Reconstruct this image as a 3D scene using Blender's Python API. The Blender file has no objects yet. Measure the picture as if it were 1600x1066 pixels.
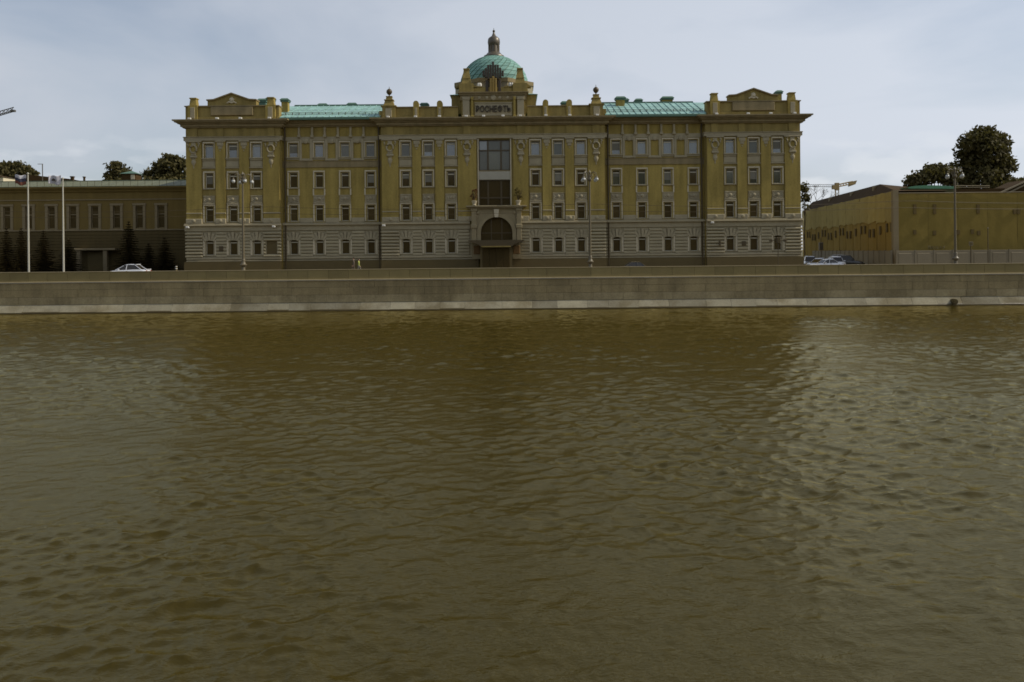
import bpy, bmesh, math, random
import numpy as np
from mathutils import Vector, Matrix, noise as mnoise
random.seed(7)
R = math.radians
sc = bpy.context.scene
col = sc.collection

# ------------------------------------------------------------------ camera
F = 1244.0            # focal length in pixels of the 1600 px wide photograph
CZ = 6.45             # eye height above the river
HOR = 394.0           # horizon row
ROLL = R(0.53)
cam_d = bpy.data.cameras.new('camera')
cam_d.sensor_width = 36.0
cam_d.lens = F / 1600 * 36.0
cam_d.shift_y = -(533 - HOR) / 1600
cam_d.clip_start = 0.3
cam_d.clip_end = 6000
cam = bpy.data.objects.new('camera', cam_d)
col.objects.link(cam)
cam.matrix_world = Matrix.Translation((0, 0, CZ)) @ Matrix.Rotation(R(90), 4, 'X') @ Matrix.Rotation(-ROLL, 4, 'Z')
sc.camera = cam

# ------------------------------------------------------------------ sky, sun, exposure
SUN_AZ, SUN_EL = R(93), R(41)          # azimuth from +Y (away from the camera) towards +X: grazing along the facade
w = bpy.data.worlds.new('World')
sc.world = w
w.use_nodes = True
nt = w.node_tree
nt.nodes.clear()
def N(t, **k):
    n = nt.nodes.new(t)
    for a, v in k.items():
        setattr(n, a, v)
    return n
out = N('ShaderNodeOutputWorld')
bg = N('ShaderNodeBackground')
bg.inputs['Strength'].default_value = 0.10
sky = N('ShaderNodeTexSky')
sky.sky_type = 'NISHITA'
sky.sun_disc = False
sky.sun_elevation = SUN_EL
sky.sun_rotation = SUN_AZ
sky.air_density = 1.0
sky.dust_density = 1.5
sky.ozone_density = 1.0
tc = N('ShaderNodeTexCoord')
# thin high cloud: stretched noise over the sky directions
mp = N('ShaderNodeMapping')
mp.inputs['Scale'].default_value = (1.3, 1.3, 4.2)
mp.inputs['Location'].default_value = (3.1, 0.4, 0.9)
mp.inputs['Rotation'].default_value = (0.0, R(9), 0)
n1 = N('ShaderNodeTexNoise')
n1.inputs['Scale'].default_value = 1.6
n1.inputs['Detail'].default_value = 7
n1.inputs['Roughness'].default_value = 0.5
n1.inputs['Distortion'].default_value = 0.35
r1 = N('ShaderNodeValToRGB')
r1.color_ramp.elements[0].position = 0.36
r1.color_ramp.elements[0].color = (0.42, 0.42, 0.42, 1)
r1.color_ramp.elements[1].position = 0.62
r1.color_ramp.elements[1].color = (0.95, 0.95, 0.95, 1)
mx = N('ShaderNodeMix', data_type='RGBA')
# heaps of cumulus low on the horizon
mp2 = N('ShaderNodeMapping')
mp2.inputs['Scale'].default_value = (5.0, 5.0, 13.0)
n2 = N('ShaderNodeTexNoise')
n2.inputs['Scale'].default_value = 2.2
n2.inputs['Detail'].default_value = 8
r2 = N('ShaderNodeValToRGB')
r2.color_ramp.elements[0].position = 0.50
r2.color_ramp.elements[0].color = (0, 0, 0, 1)
r2.color_ramp.elements[1].position = 0.60
r2.color_ramp.elements[1].color = (1, 1, 1, 1)
sep = N('ShaderNodeSeparateXYZ')
mr = N('ShaderNodeMapRange')
mr.inputs['From Min'].default_value = 0.15
mr.inputs['From Max'].default_value = 0.08
mr.inputs['To Max'].default_value = 0.6
mul = N('ShaderNodeMath', operation='MULTIPLY')
mx2 = N('ShaderNodeMix', data_type='RGBA')
mx2.inputs['B'].default_value = (7.8, 8.1, 8.5, 1)
# thin cloud scatters forward: it brightens smoothly towards the sun's side of the sky
sd_ = Vector((math.sin(SUN_AZ) * math.cos(SUN_EL), math.cos(SUN_AZ) * math.cos(SUN_EL), math.sin(SUN_EL)))
dt = N('ShaderNodeVectorMath', operation='DOT_PRODUCT')
dt.inputs[1].default_value = sd_
mg = N('ShaderNodeMapRange')
mg.inputs['From Min'].default_value = -0.7
mg.inputs['From Max'].default_value = 0.9
mg.inputs['To Min'].default_value = 0.76
mg.inputs['To Max'].default_value = 1.18
vc = N('ShaderNodeVectorMath', operation='SCALE')
vc.inputs[0].default_value = (6.45, 6.90, 7.70)     # veil cloud
L = nt.links.new
L(tc.outputs['Generated'], dt.inputs[0])
L(dt.outputs['Value'], mg.inputs['Value'])
L(mg.outputs['Result'], vc.inputs['Scale'])
L(vc.outputs['Vector'], mx.inputs['B'])
L(tc.outputs['Generated'], mp.inputs['Vector'])
L(mp.outputs['Vector'], n1.inputs['Vector'])
L(n1.outputs['Fac'], r1.inputs['Fac'])
# the veil is seen through more of its depth near the horizon and thins out overhead
mz = N('ShaderNodeMapRange')
mz.inputs['From Min'].default_value = 0.14
mz.inputs['From Max'].default_value = 0.95
mz.inputs['To Min'].default_value = 1.0
mz.inputs['To Max'].default_value = 0.45
mv = N('ShaderNodeMath', operation='MULTIPLY')
L(r1.outputs['Color'], mv.inputs[0])
L(mz.outputs['Result'], mv.inputs[1])
L(mv.outputs['Value'], mx.inputs['Factor'])
L(sky.outputs['Color'], mx.inputs['A'])
L(tc.outputs['Generated'], mp2.inputs['Vector'])
L(mp2.outputs['Vector'], n2.inputs['Vector'])
L(n2.outputs['Fac'], r2.inputs['Fac'])
L(tc.outputs['Generated'], sep.inputs['Vector'])
L(sep.outputs['Z'], mr.inputs['Value'])
L(sep.outputs['Z'], mz.inputs['Value'])
L(r2.outputs['Color'], mul.inputs[0])
L(mr.outputs['Result'], mul.inputs[1])
L(mul.outputs['Value'], mx2.inputs['Factor'])
L(mx.outputs['Result'], mx2.inputs['A'])
L(mx2.outputs['Result'], bg.inputs['Color'])
L(bg.outputs['Background'], out.inputs['Surface'])

sun_d = bpy.data.lights.new('sun', 'SUN')
sun_d.energy = 3.2
sun_d.angle = R(0.6)
sun_d.color = (1.0, 0.93, 0.80)
sun = bpy.data.objects.new('sun', sun_d)
col.objects.link(sun)
sdir = Vector((math.sin(SUN_AZ) * math.cos(SUN_EL), math.cos(SUN_AZ) * math.cos(SUN_EL), math.sin(SUN_EL)))
sun.rotation_euler = sdir.to_track_quat('Z', 'Y').to_euler()
sun.location = (60, 40, 80)
sc.view_settings.view_transform = 'Standard'
sc.view_settings.look = 'None'
sc.view_settings.exposure = 0.0
sc.view_settings.gamma = 1.0
sc.view_settings.use_curve_mapping = False
sc.render.engine = 'CYCLES'
sc.cycles.use_denoising = True
sc.cycles.filter_width = 1.65
sc.cycles.max_bounces = 6
sc.cycles.transparent_max_bounces = 8

# ------------------------------------------------------------------ helpers
def unroll(px, py):
    x, y = px - 800, py - HOR
    c, s = math.cos(ROLL), math.sin(ROLL)
    return x * c - y * s, x * s + y * c
def WX(px, py, Y):
    return unroll(px, py)[0] * Y / F
def WZ(px, py, Y):
    return CZ - unroll(px, py)[1] * Y / F

class MB:
    """collects shapes for one mesh object"""
    def __init__(s):
        s.v, s.f, s.m = [], [], []
        s.cur = 0
    def add(s, vs, fs):
        b = len(s.v)
        s.v += [tuple(p) for p in vs]
        for f in fs:
            s.f.append([i + b for i in f])
            s.m.append(s.cur)
        return s
    def box(s, x0, x1, y0, y1, z0, z1):
        if x0 > x1: x0, x1 = x1, x0
        vs = [(x0, y0, z0), (x1, y0, z0), (x1, y1, z0), (x0, y1, z0), (x0, y0, z1), (x1, y0, z1), (x1, y1, z1), (x0, y1, z1)]
        return s.add(vs, [(0, 3, 2, 1), (4, 5, 6, 7), (0, 1, 5, 4), (1, 2, 6, 5), (2, 3, 7, 6), (3, 0, 4, 7)])
    def cbox(s, x0, x1, y0, y1, z0, z1, c):
        """box with its front (-y) edges chamfered by c"""
        if x0 > x1: x0, x1 = x1, x0
        vs = [(x0, y1, z0), (x1, y1, z0), (x1, y1, z1), (x0, y1, z1),
              (x0, y0 + c, z0), (x1, y0 + c, z0), (x1, y0 + c, z1), (x0, y0 + c, z1),
              (x0 + c, y0, z0 + c), (x1 - c, y0, z0 + c), (x1 - c, y0, z1 - c), (x0 + c, y0, z1 - c)]
        return s.add(vs, [(3, 2, 1, 0), (0, 1, 5, 4), (1, 2, 6, 5), (2, 3, 7, 6), (3, 0, 4, 7),
                          (4, 5, 9, 8), (5, 6, 10, 9), (6, 7, 11, 10), (7, 4, 8, 11), (8, 9, 10, 11)])
    def taper(s, x0, x1, y0, y1, z0, z1, tx, ty=None):
        ty = tx if ty is None else ty
        vs = [(x0, y0, z0), (x1, y0, z0), (x1, y1, z0), (x0, y1, z0),
              (x0 + tx, y0 + ty, z1), (x1 - tx, y0 + ty, z1), (x1 - tx, y1 - ty, z1), (x0 + tx, y1 - ty, z1)]
        return s.add(vs, [(0, 3, 2, 1), (4, 5, 6, 7), (0, 1, 5, 4), (1, 2, 6, 5), (2, 3, 7, 6), (3, 0, 4, 7)])
    def prism(s, poly, y0, y1):
        """polygon in (x, z) pushed from y0 to y1"""
        n = len(poly)
        vs = [(x, y0, z) for x, z in poly] + [(x, y1, z) for x, z in poly]
        fs = [tuple(range(n)), tuple(range(2 * n - 1, n - 1, -1))]
        fs += [(i, n + i, n + (i + 1) % n, (i + 1) % n) for i in range(n)]
        return s.add(vs, fs)
    def prismx(s, poly, x0, x1):
        """polygon in (y, z) pushed from x0 to x1"""
        n = len(poly)
        vs = [(x0, y, z) for y, z in poly] + [(x1, y, z) for y, z in poly]
        fs = [tuple(range(n)), tuple(range(2 * n - 1, n - 1, -1))]
        fs += [(i, n + i, n + (i + 1) % n, (i + 1) % n) for i in range(n)]
        return s.add(vs, fs)
    def lathe(s, prof, cx=0, cy=0, cz=0, seg=16, sy=1.0, axis='z'):
        b, n = [], len(prof)
        for r, z in prof:
            for i in range(seg):
                a = 2 * math.pi * i / seg
                if axis == 'z':
                    b.append((cx + r * math.cos(a), cy + r * math.sin(a) * sy, cz + z))
                elif axis == 'y':
                    b.append((cx + r * math.cos(a), cy + z, cz + r * math.sin(a)))
                else:
                    b.append((cx + z, cy + r * math.cos(a), cz + r * math.sin(a)))
        fs = []
        for j in range(n - 1):
            for i in range(seg):
                k = (i + 1) % seg
                fs.append((j * seg + i, j * seg + k, (j + 1) * seg + k, (j + 1) * seg + i))
        fs.append(tuple(range(seg - 1, -1, -1)))
        fs.append(tuple(range((n - 1) * seg, n * seg)))
        return s.add(b, fs)
    def tube(s, pts, rad, seg=6):
        pts = [Vector(p) for p in pts]
        if not isinstance(rad, (list, tuple)):
            rad = [rad] * len(pts)
        vs, n = [], len(pts)
        for i, p in enumerate(pts):
            t = (pts[min(i + 1, n - 1)] - pts[max(i - 1, 0)])
            if t.length < 1e-9: t = Vector((0, 0, 1))
            t.normalize()
            up = Vector((0, 0, 1)) if abs(t.z) < 0.9 else Vector((1, 0, 0))
            a = t.cross(up).normalized()
            b = t.cross(a)
            for k in range(seg):
                an = 2 * math.pi * k / seg
                vs.append(p + (a * math.cos(an) + b * math.sin(an)) * rad[i])
        fs = []
        for i in range(n - 1):
            for k in range(seg):
                q = (k + 1) % seg
                fs.append((i * seg + k, i * seg + q, (i + 1) * seg + q, (i + 1) * seg + k))
        fs.append(tuple(range(seg - 1, -1, -1)))
        fs.append(tuple(range((n - 1) * seg, n * seg)))
        return s.add(vs, fs)
    def sphere(s, c, r, seg=12, rings=8, sz=1.0):
        return s.lathe([(max(1e-4, r * math.sin(math.pi * j / rings)), -r * sz * math.cos(math.pi * j / rings)) for j in range(rings + 1)], c[0], c[1], c[2], seg)
    def mesh(s, name, mats, smooth=False):
        me = bpy.data.meshes.new(name)
        me.from_pydata(s.v, [], s.f)
        for m in (mats if isinstance(mats, (list, tuple)) else [mats]):
            me.materials.append(m)
        if isinstance(mats, (list, tuple)) and len(mats) > 1:
            me.polygons.foreach_set('material_index', s.m)
        bm = bmesh.new()
        bm.from_mesh(me)
        bmesh.ops.recalc_face_normals(bm, faces=bm.faces)
        bm.to_mesh(me)
        bm.free()
        if smooth:
            me.polygons.foreach_set('use_smooth', [True] * len(me.polygons))
            try:
                me.set_sharp_from_angle(angle=R(40))
            except Exception:
                pass
        return me

def link(name, me, parent=None, loc=None, rz=0):
    o = bpy.data.objects.new(name, me)
    col.objects.link(o)
    if parent is not None: o.parent = parent
    if loc is not None: o.location = loc
    if rz: o.rotation_euler = (0, 0, rz)
    return o
def mk(name, mb, mats, parent=None, loc=None, smooth=False, rz=0):
    return link(name, mb.mesh(name, mats, smooth), parent, loc, rz)
def tag(o, label, cat, group=None):
    o['label'] = label
    o['category'] = cat
    if group: o['group'] = group
    return o
def thing(name, label, cat, loc=(0, 0, 0), rz=0, group=None):
    o = bpy.data.objects.new(name, None)
    o.empty_display_size = 0.3
    col.objects.link(o)
    o.location = loc
    o.rotation_euler = (0, 0, rz)
    return tag(o, label, cat, group)
def struct(o):
    o['kind'] = 'structure'
    return o
def stuff(o, label=None):
    o['kind'] = 'stuff'
    if label: o['label'] = label
    return o

# ------------------------------------------------------------------ materials
MATS = {}
def mat(name, c, rough=0.8, var=0.18, scale=1.5, fine=14, bump=0.0, spec=0.35, metal=0.0, rnd=0.0, c2=None, streak=0.0, alpha=1.0, coat=0.0, bscale=20, ior=1.5):
    """procedural surface: base colour c with soft blotches, fine grain, optional second tone, rain streaks and per-piece tone"""
    m = bpy.data.materials.new(name)
    m.use_nodes = True
    t = m.node_tree
    t.nodes.clear()
    nn = t.nodes.new
    lk = t.links.new
    o = nn('ShaderNodeOutputMaterial')
    b = nn('ShaderNodeBsdfPrincipled')
    b.inputs['Roughness'].default_value = rough
    b.inputs['Specular IOR Level'].default_value = spec
    b.inputs['Metallic'].default_value = metal
    b.inputs['IOR'].default_value = ior
    b.inputs['Coat Weight'].default_value = coat
    lk(b.outputs[0], o.inputs['Surface'])
    tcn = nn('ShaderNodeNewGeometry')
    nA = nn('ShaderNodeTexNoise')
    nA.inputs['Scale'].default_value = scale
    nA.inputs['Detail'].default_value = 5
    nB = nn('ShaderNodeTexNoise')
    nB.inputs['Scale'].default_value = fine
    nB.inputs['Detail'].default_value = 3
    lk(tcn.outputs['Position'], nA.inputs['Vector'])
    lk(tcn.outputs['Position'], nB.inputs['Vector'])
    ad = nn('ShaderNodeMath'); ad.operation = 'ADD'
    lk(nA.outputs['Fac'], ad.inputs[0]); lk(nB.outputs['Fac'], ad.inputs[1])
    mrn = nn('ShaderNodeMapRange')
    mrn.inputs['From Min'].default_value = 0.6
    mrn.inputs['From Max'].default_value = 1.4
    mrn.inputs['To Min'].default_value = 1 - var
    mrn.inputs['To Max'].default_value = 1 + var
    lk(ad.outputs[0], mrn.inputs['Value'])
    val = mrn.outputs['Result']
    if streak:
        mpn = nn('ShaderNodeMapping')
        mpn.inputs['Scale'].default_value = (0.9, 0.9, 0.10)
        nC = nn('ShaderNodeTexNoise')
        nC.inputs['Scale'].default_value = 1.6
        nC.inputs['Detail'].default_value = 6
        lk(tcn.outputs['Position'], mpn.inputs['Vector']); lk(mpn.outputs['Vector'], nC.inputs['Vector'])
        m2 = nn('ShaderNodeMapRange')
        m2.inputs['From Min'].default_value = 0.35
        m2.inputs['From Max'].default_value = 0.65
        m2.inputs['To Min'].default_value = 1 - streak
        m2.inputs['To Max'].default_value = 1 + streak * 0.5
        lk(nC.outputs['Fac'], m2.inputs['Value'])
        mm = nn('ShaderNodeMath'); mm.operation = 'MULTIPLY'
        lk(val, mm.inputs[0]); lk(m2.outputs['Result'], mm.inputs[1])
        val = mm.outputs[0]
    if rnd:
        oi = nn('ShaderNodeObjectInfo')
        m3 = nn('ShaderNodeMapRange')
        m3.inputs['To Min'].default_value = 1 - rnd
        m3.inputs['To Max'].default_value = 1 + rnd
        lk(oi.outputs['Random'], m3.inputs['Value'])
        mm = nn('ShaderNodeMath'); mm.operation = 'MULTIPLY'
        lk(val, mm.inputs[0]); lk(m3.outputs['Result'], mm.inputs[1])
        val = mm.outputs[0]
    base = nn('ShaderNodeMix'); base.data_type = 'RGBA'
    base.inputs['A'].default_value = (*c, 1)
    base.inputs['B'].default_value = (*(c2 or c), 1)
    if c2:
        nD = nn('ShaderNodeTexNoise')
        nD.inputs['Scale'].default_value = scale * 0.6
        nD.inputs['Detail'].default_value = 8
        nD.inputs['Roughness'].default_value = 0.6
        lk(tcn.outputs['Position'], nD.inputs['Vector'])
        r = nn('ShaderNodeValToRGB')
        r.color_ramp.elements[0].position = 0.45
        r.color_ramp.elements[1].position = 0.62
        lk(nD.outputs['Fac'], r.inputs['Fac'])
        lk(r.outputs['Color'], base.inputs['Factor'])
    else:
        base.inputs['Factor'].default_value = 0
    sm = nn('ShaderNodeVectorMath'); sm.operation = 'SCALE'
    lk(base.outputs['Result'], sm.inputs[0]); lk(val, sm.inputs['Scale'])
    lk(sm.outputs['Vector'], b.inputs['Base Color'])
    if bump:
        nE = nn('ShaderNodeTexNoise')
        nE.inputs['Scale'].default_value = bscale
        nE.inputs['Detail'].default_value = 5
        lk(tcn.outputs['Position'], nE.inputs['Vector'])
        bp = nn('ShaderNodeBump')
        bp.inputs['Distance'].default_value = bump
        bp.inputs['Strength'].default_value = 0.7
        lk(nE.outputs['Fac'], bp.inputs['Height'])
        lk(bp.outputs['Normal'], b.inputs['Normal'])
    if alpha < 1:
        b.inputs['Alpha'].default_value = alpha
    MATS[name] = m
    return m

stucco = mat('yellow_stucco', (0.325, 0.243, 0.068), 0.9, 0.22, 0.35, 7, 0.01, 0.2, streak=0.20)
stucco2 = mat('ochre_stucco_bays', (0.275, 0.208, 0.069), 0.9, 0.22, 0.5, 7, 0.01, 0.2, streak=0.20)
stone = mat('grey_trim_stone', (0.335, 0.285, 0.18), 0.85, 0.16, 1.3, 12, 0.012, 0.25, rnd=0.06)
stone_w = mat('pale_casing_paint', (0.50, 0.435, 0.30), 0.75, 0.10, 1.3, 12, 0.0, 0.3, rnd=0.05)
portal_m = mat('portal_stone', (0.265, 0.218, 0.125), 0.88, 0.16, 0.9, 12, 0.012, 0.2)
rust_m = mat('rusticated_stone', (0.345, 0.295, 0.185), 0.88, 0.14, 0.9, 12, 0.015, 0.25, rnd=0.07)
cornice_m = mat('cornice_stone', (0.25, 0.195, 0.10), 0.88, 0.14, 0.6, 10, 0.012, 0.25, streak=0.15)
granite = mat('dark_plinth_granite', (0.118, 0.085, 0.030), 0.6, 0.12, 1.2, 20, 0.0, 0.3)
dark_metal = mat('dark_bronze_metal', (0.075, 0.052, 0.02), 0.5, 0.1, 2, 20, 0.0, 0.4)
copper = mat('green_copper', (0.265, 0.43, 0.385), 0.6, 0.14, 0.7, 9, 0.006, 0.35, rnd=0.08, streak=0.2)
copper_dome = mat('teal_dome_copper', (0.185, 0.335, 0.28), 0.65, 0.16, 0.8, 9, 0.006, 0.25, rnd=0.12, streak=0.1)
copper_d = mat('green_copper_trim', (0.085, 0.15, 0.105), 0.6, 0.15, 0.8, 9, 0.0, 0.35)
white_panel = mat('white_spandrel', (0.36, 0.335, 0.26), 0.6, 0.08, 1, 9, 0.0, 0.3)
frame_m = mat('window_frame_paint', (0.48, 0.44, 0.33), 0.6, 0.06, 2, 9, 0.0, 0.3)
logo_y = mat('gold_bars', (0.26, 0.17, 0.035), 0.5, 0.1, 2, 9, 0.0, 0.4)
logo_d = mat('dark_bars', (0.045, 0.03, 0.016), 0.5, 0.1, 2, 9, 0.0, 0.4)
letter_m = mat('sign_letters', (0.06, 0.046, 0.028), 0.5, 0.1, 2, 9, 0.0, 0.3)
zinc = mat('grey_lantern_metal', (0.11, 0.092, 0.065), 0.42, 0.12, 2, 9, 0.0, 0.5, metal=0.3)
lamp_white = mat('white_fitting', (0.62, 0.60, 0.54), 0.4, 0.05, 2, 9, 0.0, 0.4)
def glass(name, c, ior=1.5, rough=0.04, spec=0.5, rnd=0.3):
    m = mat(name, c, rough, 0.15, 0.8, 5, 0.0, spec, rnd=rnd, ior=ior)
    return m
pane_dark = glass('dark_window_glass', (0.085, 0.060, 0.024), 1.45, 0.06, 0.25, 0.15)
pane_deep = glass('deep_entrance_glass', (0.062, 0.044, 0.018), 1.4, 0.1, 0.15, 0.05)
pane_sky = glass('sky_window_glass', (0.13, 0.135, 0.12), 2.0, 0.08, 0.5, 0.25)  # paler, greyer base colour paints reflected sky into the glass
blind_m = mat('window_blind', (0.20, 0.185, 0.14), 0.8, 0.1, 1, 9, rnd=0.3)
pane_mid = glass('mid_window_glass', (0.09, 0.085, 0.05), 1.6, 0.08, 0.5, 0.35)  # mid-toned base colour paints in a weaker reflection

quay_m = mat('quay_granite', (0.31, 0.248, 0.132), 0.85, 0.22, 0.35, 6, 0.02, 0.2, rnd=0.06, streak=0.14, c2=(0.245, 0.195, 0.105))
quay_l = mat('washed_quay_granite', (0.245, 0.222, 0.155), 0.85, 0.25, 0.45, 8, 0.03, 0.2, rnd=0.24, c2=(0.165, 0.14, 0.085))
quay_mid = mat('lower_quay_granite', (0.345, 0.285, 0.165), 0.85, 0.25, 0.4, 6, 0.02, 0.2, rnd=0.10, streak=0.12, c2=(0.26, 0.21, 0.115))
quay_wet = mat('wet_quay_stone', (0.075, 0.055, 0.02), 0.35, 0.2, 1, 8, 0.02, 0.4, rnd=0.1)
parapet_m = mat('parapet_granite', (0.24, 0.19, 0.082), 0.85, 0.14, 0.6, 10, 0.015, 0.25, rnd=0.10)
coping_m = mat('coping_granite', (0.27, 0.22, 0.12), 0.8, 0.14, 0.6, 10, 0.015, 0.3)
asphalt = mat('asphalt', (0.06, 0.052, 0.04), 0.9, 0.15, 0.6, 30, 0.0, 0.25)
paving = mat('paving', (0.22, 0.19, 0.13), 0.9, 0.15, 0.6, 10, 0.0, 0.25)
ground_m = mat('ground', (0.12, 0.11, 0.06), 0.95, 0.2, 0.05, 2, 0.0, 0.2)
paint_line = mat('road_paint', (0.75, 0.74, 0.70), 0.8, 0.1, 2, 20, 0.0, 0.2)
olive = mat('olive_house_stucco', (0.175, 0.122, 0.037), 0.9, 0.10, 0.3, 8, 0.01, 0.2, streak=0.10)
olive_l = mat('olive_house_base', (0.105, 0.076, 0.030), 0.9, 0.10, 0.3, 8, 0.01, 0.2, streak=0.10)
olive_trim = mat('olive_house_casing', (0.23, 0.18, 0.10), 0.85, 0.1, 1, 9, 0.0, 0.25)
olive_roof = mat('green_sheet_roof', (0.13, 0.135, 0.075), 0.6, 0.15, 0.5, 9, 0.0, 0.3, rnd=0.08)
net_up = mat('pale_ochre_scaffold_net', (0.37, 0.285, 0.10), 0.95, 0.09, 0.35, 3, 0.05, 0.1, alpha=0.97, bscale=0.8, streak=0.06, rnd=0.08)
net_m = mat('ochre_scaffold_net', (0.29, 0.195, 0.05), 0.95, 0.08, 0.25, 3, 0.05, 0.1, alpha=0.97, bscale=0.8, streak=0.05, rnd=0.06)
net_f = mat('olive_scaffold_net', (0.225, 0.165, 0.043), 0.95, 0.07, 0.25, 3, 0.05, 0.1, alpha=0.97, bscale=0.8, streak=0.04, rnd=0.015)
netwall = mat('wall_behind_net', (0.17, 0.125, 0.04), 0.9, 0.1, 0.5, 8, 0.0, 0.2)
fence_m = mat('grey_concrete_fence', (0.23, 0.19, 0.12), 0.85, 0.12, 0.6, 9, 0.01, 0.25, rnd=0.06)
brown_roof = mat('brown_sheet_roof', (0.060, 0.036, 0.013), 0.9, 0.15, 0.5, 9, 0.0, 0.12)
green_tarp = mat('green_tarp', (0.10, 0.24, 0.135), 0.7, 0.15, 0.8, 9, 0.0, 0.3)
pole_m = mat('grey_lamp_paint', (0.115, 0.092, 0.05), 0.45, 0.08, 2, 20, 0.0, 0.5)
pole_w = mat('white_pole_paint', (0.42, 0.40, 0.33), 0.45, 0.05, 2, 20, 0.0, 0.4)
opal = mat('opal_globe', (0.46, 0.46, 0.43), 0.18, 0.03, 2, 20, 0.0, 0.6)
bark = mat('bark', (0.085, 0.06, 0.03), 0.9, 0.2, 3, 20, 0.0, 0.2)
def leafmat(name, c, tr=0.25):
    m = mat(name, c, 0.7, 0.35, 0.5, 4, 0.0, 0.2)
    t = m.node_tree
    b = [n for n in t.nodes if n.type == 'BSDF_PRINCIPLED'][0]
    o = [n for n in t.nodes if n.type == 'OUTPUT_MATERIAL'][0]
    tl = t.nodes.new('ShaderNodeBsdfTranslucent')
    tl.inputs['Color'].default_value = (c[0] * 1.3, c[1] * 1.4, c[2], 1)
    ms = t.nodes.new('ShaderNodeMixShader')
    ms.inputs[0].default_value = tr
    t.links.new(b.outputs[0], ms.inputs[1]); t.links.new(tl.outputs[0], ms.inputs[2]); t.links.new(ms.outputs[0], o.inputs['Surface'])
    return m
leaf_m = leafmat('poplar_leaves', (0.088, 0.074, 0.026))
leaf_n = leafmat('linden_leaves', (0.092, 0.078, 0.028))
needle = leafmat('spruce_needles', (0.078, 0.060, 0.028), 0.08)

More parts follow.
